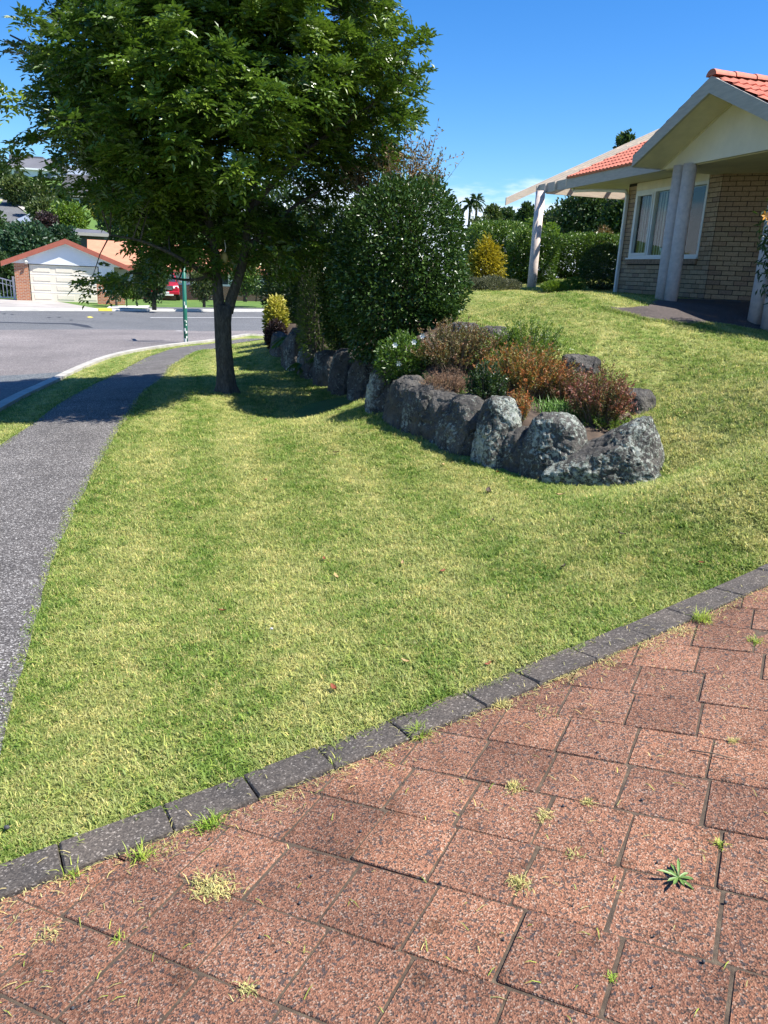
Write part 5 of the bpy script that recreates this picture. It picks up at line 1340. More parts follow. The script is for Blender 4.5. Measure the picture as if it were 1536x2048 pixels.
shrub_px('maroon_bush', 'dense dark maroon bush at the far end of the garden wall', 'bush', 552, 640, 46, 17.2, 'leaf_purple', 2200, .05, .03, 431, lump=.12, stems=2)
shrub_px('grey_shrub', 'wispy grey green shrub in front of the dark mass', 'shrub', 624, 540, 60, 14.6, 'leaf_greygreen', 2600, .075, .012, 432, lump=.3, up=.9, stems=6, lift=.2)
def fern(label, px, py, wpx, seed, nf=16, L=None):
    p = bed(px, py); r = np.random.default_rng(seed); root = thing('fern', label, 'fern', p, 0, 'ferns along the wall'); P = []; D = []; N = []; mb = MB()
    Lf = wpx / pxm(p) * .62
    for k in range(nf):
        a = r.uniform(0, 6.28); el = r.uniform(.5, 1.2); l_ = Lf * r.uniform(.75, 1.15); pts = []
        for t in np.linspace(0, 1, 9):
            pts.append(np.array([math.cos(a) * l_ * t * math.cos(el * .7), math.sin(a) * l_ * t * math.cos(el * .7), l_ * (math.sin(el) * t - .75 * t * t)]) + [0, 0, .05])
        mb.tube(pts, [.004] * 9, 3, False)
        for i in range(1, 9):
            for s_ in (-1, 1):
                for h_ in (0, .5):
                    q = pts[i] * (1 - h_) + pts[i - 1] * h_; ax = unit(pts[i] - pts[i - 1]); sd_ = unit(np.cross(ax, [0, 0, 1])) * s_
                    P.append(q); D.append(sd_ + ax * .5); N.append([0, 0, 1])
    P = np.array(P); w_ = Lf * .26
    link_obj('fronds', leaf_mesh('fern_fronds', P, np.array(D), np.array(N, float), w_, w_ * .28, r.uniform(0, 1, len(P)), 'leaf_fern', .1, .15), root); mb.build('stalks', 'leaf_lime_stalk', root)
m_plain('leaf_lime_stalk', (.10, .15, .03), .7, .1, 20)
fern('bright fern beside the yellow variegated shrub', 592, 690, 78, 1); fern('shaded fern hanging over the boulders under the dark shrubs', 618, 745, 74, 2); fern('small fern at the foot of the dark shrubs', 650, 720, 60, 3)
# white flowered shrub
sh = shrub('gardenia_shrub', 'green shrub with a few white flowers beside the big glossy shrub', 'shrub', bed(806, 772), (.34, .34, .30), 'leaf_hedge', 4200, .050, .024, 440, lump=.22, rnd=1.0, stems=4)
bz = np.array(sh.location)
for k, (px, py) in enumerate([(828, 684), (797, 727), (845, 672), (790, 690)]):
    p = far_pt(px, py, math.hypot(bz[0], bz[1]) - .30) - bz; mb = MB(); r = random.Random(k)
    for j in range(6):
        a = j * 1.047; u = Vector((math.cos(a), -.3, math.sin(a))).normalized(); t = Vector((-math.sin(a), 0, math.cos(a)))
        mb.add([p, p + .022 * np.array(u) + .010 * np.array(t), p + .036 * np.array(u), p + .022 * np.array(u) - .010 * np.array(t)], [(0, 1, 2, 3)])
    mb.build('flower', 'petal_white', sh)
def stemmy(name, label, px, py, wpx, hpx, mat, nst, seed, L=.030, W=.010, spread=1.0, group='low shrubs in the garden bed', per=26, tone_hi=.75, base_back=0.0, stem_mat='wood_twig', dense=1.0):
    """many upright leafy stems fanning out, coloured towards their tips"""
    p = bed(px, py); r = np.random.default_rng(seed); root = thing(name, label, 'shrub', p, 0, group); s = pxm(p); Rx = wpx / s / 2; H = hpx / s; mb = MB(); P = []; D = []; tone = []
    nst = int(nst * 1.7); L *= .85; Rx *= 1.12
    for k in range(nst):
        a = r.uniform(0, 6.28); q = math.sqrt(r.uniform(0, 1)); top = np.array([math.cos(a) * q * Rx * spread * r.uniform(.8, 1.25), math.sin(a) * q * Rx * .9, H * (1 - .38 * q * q) * r.uniform(.55, 1.15)])
        tk_ = r.normal() * .14; b0_ = np.array([top[0] * .35, top[1] * .35, -.02]); m_ = b0_ * .4 + top * .6 + np.array([0, 0, .04 * H]); pts = [b0_, m_, top]
        if k % 2 == 0: mb.tube(pts, [.006, .004, .0015], 3, False)
        for i in range(int(per * dense)):
            t = r.uniform(.25, 1) ** .8; c_ = (m_ + (top - m_) * ((t - .5) * 2)) if t > .5 else (b0_ + (m_ - b0_) * t * 2)
            P.append(c_ + r.normal(size=3) * .008); ax = unit(top - m_); D.append(ax * .8 + r.normal(size=3) * .75); tone.append(.10 + tone_hi * (t - .25) * (.55 + .5 * q) + tk_ + r.normal() * .15)
    P = np.array(P); link_obj('foliage', leaf_mesh(name + '_leaves', P, np.array(D), rand_dirs(len(P), r) + np.array([0, 0, .5]), L * r.uniform(.7, 1.3, len(P)), W * r.uniform(.8, 1.3, len(P)), np.array(tone), mat, .15, .1), root)
    mb.build('stems', stem_mat, root); return root
stemmy('nandina', 'domed brown leaved shrub with dark twigs in the middle of the bed', 912, 752, 150, 106, 'leaf_redbrown', 170, 1, .032, .013, per=34)
stemmy('dry_shrub', 'low dry pinkish shrub spilling over the smooth brown boulder', 892, 795, 96, 56, 'leaf_drypink', 120, 2, .026, .006, per=22)
stemmy('green_shrub', 'upright bright green shrub at the back of the bed near the lawn', 1050, 735, 140, 92, 'leaf_lime', 120, 3, .040, .014, tone_hi=.6, per=26)
stemmy('orange_shrub', 'spreading orange red shrub in the centre of the bed', 1050, 800, 165, 110, 'leaf_orangered', 210, 4, .034, .012, per=30, tone_hi=.85)
stemmy('dark_green_shrub', 'small dark green shrub above the tallest boulder', 968, 812, 74, 82, 'leaf_dark', 90, 5, .034, .014, tone_hi=.5, per=30)
stemmy('red_creeper', 'small orange red plant hanging over the front boulders', 1032, 852, 46, 78, 'leaf_orangered', 48, 6, .026, .010, tone_hi=1.0, per=24)
stemmy('maroon_shrub', 'maroon red shrub at the near end of the bed beside the wedge boulder', 1196, 856, 118, 118, 'leaf_maroon', 150, 7, .036, .011, per=32, tone_hi=.9)
stemmy('rust_shrub', 'rust coloured shrub between the orange and the maroon shrubs', 1128, 818, 110, 84, 'leaf_maroon', 110, 8, .034, .011, tone_hi=.75, per=28)
stemmy('low_weed', 'low fresh green weeds behind the wedge boulder', 1215, 872, 100, 36, 'leaf_lime', 60, 31, .030, .010, tone_hi=.5, per=20)
stemmy('leafy_weed', 'small light green weed between the dark lichened boulders', 926, 818, 40, 34, 'leaf_lime', 24, 32, .030, .011, tone_hi=.6, per=18)
stemmy('olive_shrub', 'olive green shrub at the left of the orange one', 985, 768, 90, 72, 'leaf_lime', 80, 9, .034, .013, tone_hi=.4, per=26)

p = bed(1110, 838); gt = thing('grass_clump', 'bright green grass clump among the red shrubs above the boulders', 'grass clump', p); r = np.random.default_rng(3); V = []; F = []
for k in range(420):
    a = r.uniform(0, 6.28); L = r.uniform(.12, .26); d_ = np.array([math.cos(a), math.sin(a), 0]); s_ = np.array([-d_[1], d_[0], 0]) * .003; b0_ = np.array([r.normal() * .13, r.normal() * .10, .0]); ln = r.uniform(.3, 1.1); o = len(V)
    m_ = b0_ + d_ * L * .4 * math.sin(ln) + [0, 0, L * .6]; e = b0_ + d_ * L * math.sin(ln) + [0, 0, L * math.cos(ln)]; V += [b0_ - s_, b0_ + s_, m_ + s_, m_ - s_, e]; F += [(o, o + 1, o + 2), (o, o + 2, o + 3), (o + 3, o + 2, o + 4)]
link_obj('blades', mesh_np('grass_clump_blades', V, F, 'clump_blade'), gt)
# ------------------------------------------------------------------ grass tufts used for the lawn, weeds
def tuft_mesh(seed, nb, Lr, wid, lean, R, mat):
    r = np.random.default_rng(seed); V = []; F = []
    for k in range(nb):
        a = r.uniform(0, 6.28); b0_ = np.array([r.normal() * R, r.normal() * R, -.006]); L = r.uniform(*Lr); ln = r.uniform(*lean); d = np.array([math.cos(a), math.sin(a), 0]); s_ = np.array([-d[1], d[0], 0]) * wid * r.uniform(.7, 1.2)
        m_ = b0_ + d * L * .45 * math.sin(ln) + np.array([0, 0, L * .55 * math.cos(ln * .7)]); tip = b0_ + d * L * math.sin(ln) * 1.05 + np.array([0, 0, max(.004, L * math.cos(ln) * .9)])
        o = len(V); V += [b0_ - s_ / 2, b0_ + s_ / 2, m_ + s_ * .42, m_ - s_ * .42, tip]; F += [(o, o + 1, o + 2), (o, o + 2, o + 3), (o + 3, o + 2, o + 4)]
    return mesh_np('grass_tuft', V, F, mat)
tufts = bpy.data.collections.new('grass_tufts')
for i in range(9):
    mat = 'dry_blade' if i in (2, 6) else 'grass_blade'
    me = tuft_mesh(i, 18, (.012, .032) if i != 8 else (.022, .05), .0030 if i != 8 else .0048, (.35, 1.45), .016, mat)
    tufts.objects.link(bpy.data.objects.new('grass_tuft', me))
def add_grass(name, V, F, dens, scl, coll):
    me = mesh_np(name, V, F, 'lawn_turf', False, {'dens': dens, 'scl': scl}); o = link_obj(name, me); tag(o, kind='stuff')
    ng = bpy.data.node_groups.new(name, 'GeometryNodeTree')
    ng.interface.new_socket('Geometry', in_out='INPUT', socket_type='NodeSocketGeometry'); ng.interface.new_socket('Geometry', in_out='OUTPUT', socket_type='NodeSocketGeometry')
    N = ng.nodes; gi = N.new('NodeGroupInput'); go = N.new('NodeGroupOutput'); dp = N.new('GeometryNodeDistributePointsOnFaces'); ip = N.new('GeometryNodeInstanceOnPoints'); ci = N.new('GeometryNodeCollectionInfo')
    a1 = N.new('GeometryNodeInputNamedAttribute'); a1.data_type = 'FLOAT'; a1.inputs['Name'].default_value = 'dens'
    a2 = N.new('GeometryNodeInputNamedAttribute'); a2.data_type = 'FLOAT'; a2.inputs['Name'].default_value = 'scl'
    ci.inputs['Collection'].default_value = coll; ci.inputs['Separate Children'].default_value = True; ci.inputs['Reset Children'].default_value = True
    rv = N.new('FunctionNodeRandomValue'); rv.data_type = 'FLOAT_VECTOR'; rv.inputs[0].default_value = (-.18, -.18, 0); rv.inputs[1].default_value = (.18, .18, 6.283)
    rs = N.new('FunctionNodeRandomValue'); rs.data_type = 'FLOAT'; rs.inputs[2].default_value = .7; rs.inputs[3].default_value = 1.35; rs.inputs['Seed'].default_value = 5
    mu = N.new('ShaderNodeMath'); mu.operation = 'MULTIPLY'; ip.inputs['Pick Instance'].default_value = True
    L = ng.links
    L.new(gi.outputs[0], dp.inputs['Mesh']); L.new(a1.outputs['Attribute'], dp.inputs['Density']); L.new(dp.outputs['Points'], ip.inputs['Points']); L.new(ci.outputs[0], ip.inputs['Instance'])
    L.new(rv.outputs[0], ip.inputs['Rotation']); L.new(a2.outputs['Attribute'], mu.inputs[0]); L.new(rs.outputs[1], mu.inputs[1]); L.new(mu.outputs[0], ip.inputs['Scale']); L.new(ip.outputs[0], go.inputs[0])
    md = o.modifiers.new('grass', 'NODES'); md.node_group = ng; return o
gx_, gy_ = LV[:, 0], LV[:, 1]
dist = np.linalg.norm(LV - EYE, axis=1)
dens = np.clip(52000 / dist ** 2, 110, 5200)
w_ = (LV - EYE) @ FW; ppx = CX + FPX * ((LV - EYE) @ RT) / np.maximum(w_, .05); ppy = CY - FPX * ((LV - EYE) @ UP) / np.maximum(w_, .05)
vis = (w_ > .1) & (ppx > -330) & (ppx < 1870) & (ppy < 2500)
dens = np.where(vis, dens, 0)
ds_ = drive_side(gx_, gy_)
bad = inpoly(gx_, gy_, PATH_POLY) | ((poly_sd(gx_, gy_, KB)[1] > 0)) | (poly_sd(gx_, gy_, KB)[0] < .16) | ((ds_ < EDW - .012) & (gy_ < 9)) | inpoly(gx_, gy_, BED_POLY) | inpoly(gx_, gy_, PORCH_POLY) | (gy_ > 24)
wd, ws, wa = poly_sd(gx_, gy_, WALL); bad |= (ws > 0) & (wd > .12) & (wd < 1.0) & (wa < .9)
dens = np.where(bad, 0, dens)
scl = np.clip((dist / 3.2) ** .42, .8, 1.5)
scl = np.where((ds_ < EDW + .10) & (gy_ < 9), scl * 1.15, scl)
add_grass('lawn_grass', LV + np.array([0, 0, .002]), LF, dens, scl, tufts)
# grass leaning over the footpath edge and over the edging
edge_pts = []
for line, off_, cnt in ((PATH_R, .0, 2600), (PL2, .0, 900), (PB, 0, 1100)):
    q = resample(line, cnt); t = unit(np.gradient(q, axis=0)); nn = np.column_stack([-t[:, 1], t[:, 0]]); s_ = -1 if line is PATH_R else 1
    edge_pts.append(q + nn * s_ * (rng.normal(.0, .022, (cnt, 1)) + .012))
qe = resample(KI, 1500); t = unit(np.gradient(qe, axis=0)); nn = np.column_stack([-t[:, 1], t[:, 0]]); edge_pts.append(qe + nn * (EDW + rng.normal(.004, .014, (1500, 1))))
E_ = np.vstack(edge_pts); E_ = E_[(E_[:, 1] > 1.2) & (E_[:, 1] < 20) & (E_[:, 0] < 9)]
me_l = [o.data for o in tufts.objects]
V = []; F = []; n0 = 0
base = [(np.array([v.co[:] for v in m.vertices]), np.array([p.vertices[:] for p in m.polygons])) for m in me_l]
for k, p in enumerate(E_):
    bv, bf = base[(0, 1, 3, 4, 5, 8, 2)[k % 7]]; a = rng.uniform(0, 6.28); s_ = rng.uniform(.8, 1.3) * max(.9, min(1.9, (p[1] / 3.4) ** .5))
    c_, sn = math.cos(a) * s_, math.sin(a) * s_
    V.append(np.column_stack([bv[:, 0] * c_ - bv[:, 1] * sn + p[0], bv[:, 0] * sn + bv[:, 1] * c_ + p[1], bv[:, 2] * s_ + g1(p[0], p[1]) + (.0 if k < 3500 else .0)])); F.append(bf + n0); n0 += len(bv)
tag(link_obj('edge_grass', mesh_np('edge_grass', np.vstack(V), np.vstack(F), 'grass_blade')), kind='stuff')

# ------------------------------------------------------------------ street tree
tb = hitT(453, 784); TD = float(np.hypot(tb[0], tb[1]))
tree = thing('street_tree', 'leafy street tree with a forked trunk standing on the lawn by the footpath', 'tree', tb)
def tw(px, py, dd=0.0): return far_pt(px, py, TD + dd) - tb
mb = MB()
sm = 1 / pxm(tb)
def limb(pts, r0, r1, seg=10, name=None):
    pts = np.array(pts, float)
    k = np.linspace(0, len(pts) - 1, (len(pts) - 1) * 4 + 1); q = np.column_stack([np.interp(k, range(len(pts)), pts[:, i]) for i in range(3)])
    for _ in range(2): q[1:-1] = (q[:-2] + 2 * q[1:-1] + q[2:]) / 4
    mb.tube(q, np.linspace(r0, r1, len(q)), seg); return q
# trunk: two stems grown together, flaring into the ground
V_, F_ = [], []
tr_pts = [np.array([0, 0, -.15]), np.array([0, 0, .0]), tw(452, 770), tw(450, 735), tw(447, 690), tw(446, 645), tw(447, 610)]
tr_r = [r_ * sm for r_ in (26, 21.5, 17.5, 15.2, 14.4, 14.8, 16.5)]
mbt = MB(); mbt.tube([tr_pts[0], *tr_pts[1:]], tr_r, 26)
vv = np.array(mbt.v)
for i in range(len(vv)):
    z = vv[i, 2]; c_ = np.array([np.interp(z, [p[2] for p in tr_pts], [p[0] for p in tr_pts]), np.interp(z, [p[2] for p in tr_pts], [p[1] for p in tr_pts])]); d_ = vv[i, :2] - c_; a = math.atan2(d_[1], d_[0])
    k = 1 + .10 * math.sin(2 * a + 1.2) + .05 * math.sin(5 * a + z * 3) + (.16 * max(0, .22 - z) / .22) * math.sin(4 * a + .6); vv[i, :2] = c_ + d_ * k
mbt.v = [tuple(p) for p in vv]
trunk = mbt.build('trunk', 'bark', tree, True)
lims = []
lims.append(limb([tw(440, 625), tw(436, 590), tw(434, 555), tw(428, 500), tw(415, 430), tw(395, 330, -.1), tw(385, 220, -.2), tw(380, 60, -.2), tw(385, -150, -.2)], 11.5 * sm, 3 * sm))
lims.append(limb([tw(455, 625), tw(464, 592), tw(476, 560), tw(486, 525), tw(492, 480), tw(500, 400, .1), tw(520, 280, .2), tw(545, 120, .2), tw(560, -120, .2)], 11 * sm, 3 * sm))
for pts, r0 in [([(434, 560, 0), (412, 548, -.2), (390, 535, -.3), (340, 505, -.5), (280, 480, -.6), (220, 470, -.7)], 6), ([(425, 480, 0), (380, 430, .2), (300, 380, .4), (220, 330, .5), (130, 310, .5)], 7), ([(490, 500, 0), (530, 460, .2), (590, 410, .4), (660, 370, .5)], 7),
                ([(498, 420, .1), (560, 350, -.2), (640, 280, -.5), (730, 220, -.6), (800, 170, -.6)], 7), ([(415, 430, 0), (430, 330, -.4), (460, 200, -.7), (470, 40, -.9)], 6), ([(395, 330, 0), (320, 250, -.3), (230, 180, -.4), (120, 120, -.3), (20, 70, -.2)], 6),
                ([(520, 280, .2), (600, 180, .4), (690, 80, .5), (740, -20, .5)], 6), ([(388, 220, 0), (310, 100, .3), (240, -20, .5), (200, -120, .5)], 5.5), ([(500, 400, 0), (540, 300, .6), (580, 180, .9)], 5), ([(470, 470, 0), (450, 380, .6), (420, 240, .9), (400, 80, 1.0)], 5.5), ([(436, 540, 0), (400, 560, .3), (360, 560, .5), (300, 545, .5)], 4)]:
    lims.append(limb([tw(*p) for p in pts], r0 * sm, 1.4 * sm, 8))
mb.build('limbs', 'bark', tree, True)
# pruned stub and ochre feeder on a white cord in the fork
mbs = MB(); mbs.tube([tw(487, 512), tw(496, 490, -.12), tw(502, 478, -.14)], [5 * sm, 4.6 * sm, 4.2 * sm], 8); mbs.build('pruned_stub', 'wood_cut', tree, True) if False else None
lobes = [(440, 150, 200, 0), (280, 110, 150, 0), (620, 120, 140, 0), (735, 120, 62, -.2), (560, 300, 150, 0), (340, 310, 140, 0), (225, 250, 78, 0), (150, 190, 24, .1), (300, 430, 80, -.2), (395, 440, 90, 0), (232, 455, 40, -.3), (225, 530, 26, -.5), (285, 480, 50, .1),
         (388, 480, 40, -.3), (600, 410, 80, .1), (680, 290, 88, .2), (775, 215, 40, 0), (100, 30, 40, 0), (30, 82, 18, 0), (470, -90, 230, 0), (260, -110, 160, 0), (640, -90, 130, 0), (480, 410, 100, .2), (135, 250, 16, 0), (130, 330, 24, 0), (818, 120, 14, 0), (755, 20, 18, .1), (220, 370, 40, -.2), (640, 470, 45, .3), (430, 300, 140, .2),
         (150, 60, 42, -.3), (185, 570, 10, -.5), (245, 570, 14, -.5), (560, 490, 50, .5), (765, 265, 34, .2), (270, 520, 45, .4), (325, 450, 62, .6), (820, 205, 14, .1), (195, 300, 45, .2), (300, 150, 130, -1.9), (480, 90, 150, -2.0), (420, 260, 110, -1.7), (240, 200, 70, -1.0), (360, 20, 150, -2.0), (560, 230, 90, -1.1)]
r = np.random.default_rng(5); cen = []
for (px, py, rp, dd) in lobes:
    R_ = rp * sm; c_ = tw(px, py, dd); dmax = max(0.0, 2.0 - R_ * .8); n = max(10, int(90 * (R_ / .55) ** 2.2))
    for k in range(n):
        d_ = unit(r.normal(size=3)); q = R_ * r.uniform(.45, 1.0) ** .5
        o = d_ * q; o[1] = o[1] * min(1.0, 1.7 / max(R_, .01)) + r.uniform(-1, 1) * dmax * .75
        cen.append(c_ + o)
cen = np.array(cen)
far_y = np.abs(cen[:, 1]); cen = cen[far_y < 2.9]
f = sines(91, 2.3)
cen = cen[f(cen) > -.12]                                # open gaps through the crown
keep_ = []; grid = {}
for i, c_ in enumerate(cen):                            # sprays keep their distance, so that dark gaps stay between them
    k3 = tuple((c_ / .27).astype(int)); ok = True
    for dx in (-1, 0, 1):
        for dy in (-1, 0, 1):
            for dz in (-1, 0, 1):
                for q in grid.get((k3[0] + dx, k3[1] + dy, k3[2] + dz), ()):
                    if ((q - c_) ** 2).sum() < .27 ** 2: ok = False
    if ok: grid.setdefault(k3, []).append(c_); keep_.append(i)
cen = cen[keep_]
allq = np.vstack(lims)
P = []; D = []; N = []; tone = []; mb = MB()
for k, c_ in enumerate(cen):
    j = np.argmin(((allq - c_) ** 2).sum(1)); s0 = allq[j]
    if np.linalg.norm(c_ - s0) < .95 and k % 2 == 0:
        m_ = (s0 + c_) / 2 + np.array([0, 0, .06]); mb.tube([s0, m_, c_], [.013, .009, .004], 4, False)
    ow = unit(c_ - np.array([allq[:, 0].mean(), 0, 2.4])); tb_ = r.uniform(.1, .6) + .15 * f(c_)
    for q in range(r.integers(20, 27)):
        ax = unit(ow * .5 + r.normal(size=3) * np.array([.8, .8, .5]) + np.array([0, 0, .25])); L = r.uniform(.16, .25); up_ = unit(np.array([0, 0, 1]) + ow * .25 + r.normal(size=3) * .28); sd_ = unit(np.cross(ax, up_)); nr = np.cross(sd_, ax)
        b0_ = c_ + r.normal(size=3) * np.array([.075, .075, .05])
        for i in range(3):
            t = .28 + .27 * i; pt = b0_ + ax * L * t - np.array([0, 0, .10 * L * t * t * 4])
            for s_ in (-1, 1): P.append(pt); D.append(sd_ * s_ + ax * .65 - np.array([0, 0, .25])); N.append(nr); tone.append(tb_ + r.normal() * .1)
        P.append(b0_ + ax * L - np.array([0, 0, .4 * L])); D.append(ax - np.array([0, 0, .3])); N.append(nr); tone.append(tb_ + r.normal() * .1)
P = np.array(P); print('tree leaflets', len(P), 'clumps', len(cen))
link_obj('crown', leaf_mesh('street_tree_crown', P, np.array(D), np.array(N), r.uniform(.072, .118, len(P)), r.uniform(.036, .054, len(P)), np.array(tone), 'leaf_ash', .16, .12), tree)
mb.build('twigs', 'bark', tree)['kind'] = 'stuff'
fd = thing('hanging_feeder', 'small ochre feeder hanging on a white cord in the fork of the street tree', 'feeder', tb + tw(449, 530, -.25))
mb = MB(); c0 = np.zeros(3); mb.tube([c0 + [0, 0, .18], c0 + [.0, 0, .13], c0 + [0, 0, .03], c0], [.012, .055, .045, .02], 10); mb.build('body', 'feeder_ochre', fd, True)
e1 = tw(449, 480, -.2) - tw(449, 530, -.25); mb = MB(); mb.tube([c0 + [0, 0, .17], e1 * .6 + [.02, 0, .02], e1], [.006, .006, .006], 5); mb.build('cord', 'cord_white', fd)
# ------------------------------------------------------------------ planting at the back of the upper lawn
def hedge(name, label, px0, px1, py_top, dist, depth, mat, n, L, W, seed, cat='hedge', group=None, top_lump=.06, base_py=575):
    a, b_ = at_d(px0, base_py, dist), at_d(px1, base_py, dist); c_ = (a + b_) / 2; z = zpx((px0 + px1) / 2, py_top, dist); h = z - g1(c_[0], c_[1]); Rx = np.linalg.norm((b_ - a)[:2]) / 2
    root = thing(name, label, cat, (c_[0], c_[1], g1(c_[0], c_[1])), math.atan2((b_ - a)[1], (b_ - a)[0]), group)
    P, d, r = blob_points(n, (Rx, depth / 2, h / 2), seed, (.82, 1.02), top_lump, 3.2, .22, 0, True); P += np.array([0, 0, h / 2])
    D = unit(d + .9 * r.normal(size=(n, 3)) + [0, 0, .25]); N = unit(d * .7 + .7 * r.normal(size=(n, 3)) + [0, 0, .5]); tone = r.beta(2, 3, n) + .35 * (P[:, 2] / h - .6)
    link_obj('foliage', leaf_mesh(name + '_foliage', P, D, N, L * r.uniform(.7, 1.3, n), W * r.uniform(.8, 1.2, n), tone, mat, .18, .1), root)
    mb = MB(); r2 = random.Random(seed)
    for k in range(5): x = -Rx * .8 + 1.6 * Rx * k / 4; mb.tube([(x, 0, -.1), (x + .05, .03, h * .5), (x - .05, 0, h * .8)], [.05, .035, .015], 6)
    mb.build('stem', 'bark', root); return root
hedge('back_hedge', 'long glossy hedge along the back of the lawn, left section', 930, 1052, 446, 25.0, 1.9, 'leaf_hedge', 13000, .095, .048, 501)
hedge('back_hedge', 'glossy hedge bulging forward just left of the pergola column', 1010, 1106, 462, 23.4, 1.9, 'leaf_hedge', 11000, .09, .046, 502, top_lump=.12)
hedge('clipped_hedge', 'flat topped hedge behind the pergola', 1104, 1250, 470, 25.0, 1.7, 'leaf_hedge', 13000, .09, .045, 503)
shrub_px('red_tip_shrub', 'sprigs of reddish growth showing above the flat topped hedge', 'shrub', 1180, 462, 46, 25.0, 'leaf_redbrown', 1200, .09, .035, 504, lift=.2)
shrub_px('ball_shrub', 'clipped dark ball shaped shrub beside the downpipe', 'shrub', 1186, 486, 92, 20.5, 'leaf_camellia', 7000, .055, .03, 505, lump=.05, inner=.2, shell=(.85, 1.0))
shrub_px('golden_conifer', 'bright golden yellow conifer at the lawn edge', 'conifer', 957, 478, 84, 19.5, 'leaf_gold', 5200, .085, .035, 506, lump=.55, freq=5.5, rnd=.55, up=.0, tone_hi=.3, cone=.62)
for i, (l_, px, t, w_, ds, mt, n) in enumerate([('low pale flowering ground shrub left of the golden conifer', 935, 556, 52, 18.4, 'leaf_greygreen', 1500), ('low white flowered shrub in front of the golden conifer', 975, 553, 62, 18.2, 'leaf_greygreen', 1700), ('grey leaved low shrub right of the golden conifer', 1010, 560, 44, 18.4, 'leaf_greygreen', 1200),
                                               ('bright green low plant at the foot of the pergola column', 1096, 562, 50, 17.2, 'leaf_lime', 1500), ('loose green low plant between column and ball shrub', 1132, 556, 44, 18.3, 'leaf_lime', 1300)]):
    shrub_px('low_plant', l_, 'plant', px, t, w_, ds, mt, n, .06, .018, 520 + i, lump=.3, up=.8, stems=2, group='low plants along the back of the lawn')
# shrub in front of the porch columns at the right edge
p = at_d(1562, 640, 11.4); pr_ = thing('porch_shrub', 'dark leafy shrub with an orange flower in front of the right porch columns', 'shrub', p)
r = np.random.default_rng(9); n = 3000; P, d, r = blob_points(n, (.42, .42, .78), 9, (.35, 1.05), .3, 3, .3); P[:, 2] += 1.25; D = unit(d * .4 + r.normal(size=(n, 3)) * .5 + [0, 0, -.6])
link_obj('foliage', leaf_mesh('porch_shrub_leaves', P, D, unit(d + r.normal(size=(n, 3)) * .6), r.uniform(.07, .12, n), .024, r.beta(2, 3, n), 'leaf_dark', .15, .25), pr_)
mb = MB()
for k in range(5): a = k * 1.3; mb.tube([(0, 0, -.05), (math.cos(a) * .1, math.sin(a) * .1, .7), (math.cos(a) * .3, math.sin(a) * .3, 1.5)], [.022, .016, .008], 6)
mb.build('stem', 'bark', pr_, True)
for k, (px, py) in enumerate([(1531, 431), (1540, 440)]):
    c_ = far_pt(px, py, 11.0) - p; mb = MB()
    for j in range(6):
        a = j * 1.047; mb.add([c_, c_ + np.array([math.cos(a + .35) * .04, -.02, math.sin(a + .35) * .04]), c_ + np.array([math.cos(a) * .065, -.015, math.sin(a) * .065]), c_ + np.array([math.cos(a - .35) * .04, -.02, math.sin(a - .35) * .04])], [(0, 1, 2, 3)])
    mb.build('flower', 'petal_orange', pr_)
# ------------------------------------------------------------------ weeds, clippings, litter
def weed_at(px, py, plane=True): return at_plane(px, py) if plane else hitG(px, py)
def weed(label, px, py, nb, Lr, wid, seed, mat='weed_blade', lean=(.3, 1.3), R=.012, group='grass tufts in the paving joints', plane=True):
    p = weed_at(px, py, plane)
    if drive_side(p[0], p[1]) < -.09: p = snap(p)
    o = link_obj('grass_weed', tuft_mesh(seed, nb, Lr, wid, lean, R, mat)); o.location = (p[0], p[1], p[2] - .002); return tag(o, label, 'weed', group)
for k, (l_, px, py, nb, s_) in enumerate([('small yellow grass tuft at the left end of the edging', 145, 1752, 26, .07), ('yellow green grass tuft against the second edging block', 285, 1714, 34, .075), ('dense grass tuft below the third edging joint', 418, 1652, 60, .085), ('thin grass sprig in the fourth edging joint', 672, 1530, 18, .06),
                                          ('bushy grass tuft at the middle of the edging', 838, 1470, 56, .085), ('low dry tuft at the fifth edging joint', 1003, 1410, 44, .05), ('green grass tuft growing along the edging near the right', 1405, 1240, 70, .095), ('small tuft at the right picture edge among pavers', 1526, 1285, 30, .06),
                                          ('mossy green tuft between two right hand pavers', 1478, 1698, 30, .035), ('dry straw tuft in a paver joint right of centre', 1160, 1648, 40, .035), ('flat straw clump between pavers at centre right', 1040, 1768, 46, .035), ('pale straw clump in the upper right paver joint', 1468, 1476, 34, .035),
                                          ('tiny green tuft at a left paver corner', 240, 1876, 16, .035), ('small straw tuft left of the middle pavers', 1010, 1610, 36, .04), ('grass sprig beside the dry clippings clump', 395, 1770, 12, .06), ('brown green tuft at the lower right joint', 1308, 1982, 24, .025)]):
    weed(l_, px, py, int(nb * 1.8), (s_ * .4, s_), .0030, 60 + k, 'dry_blade' if ('straw' in l_ or 'dry' in l_) else 'weed_blade', R=s_ * .22)
p = snap(weed_at(1345, 1812)); pl_ = thing('rosette_weed', 'bright green rosette weed growing between the lower right pavers', 'weed', p); r = random.Random(4); mb = None
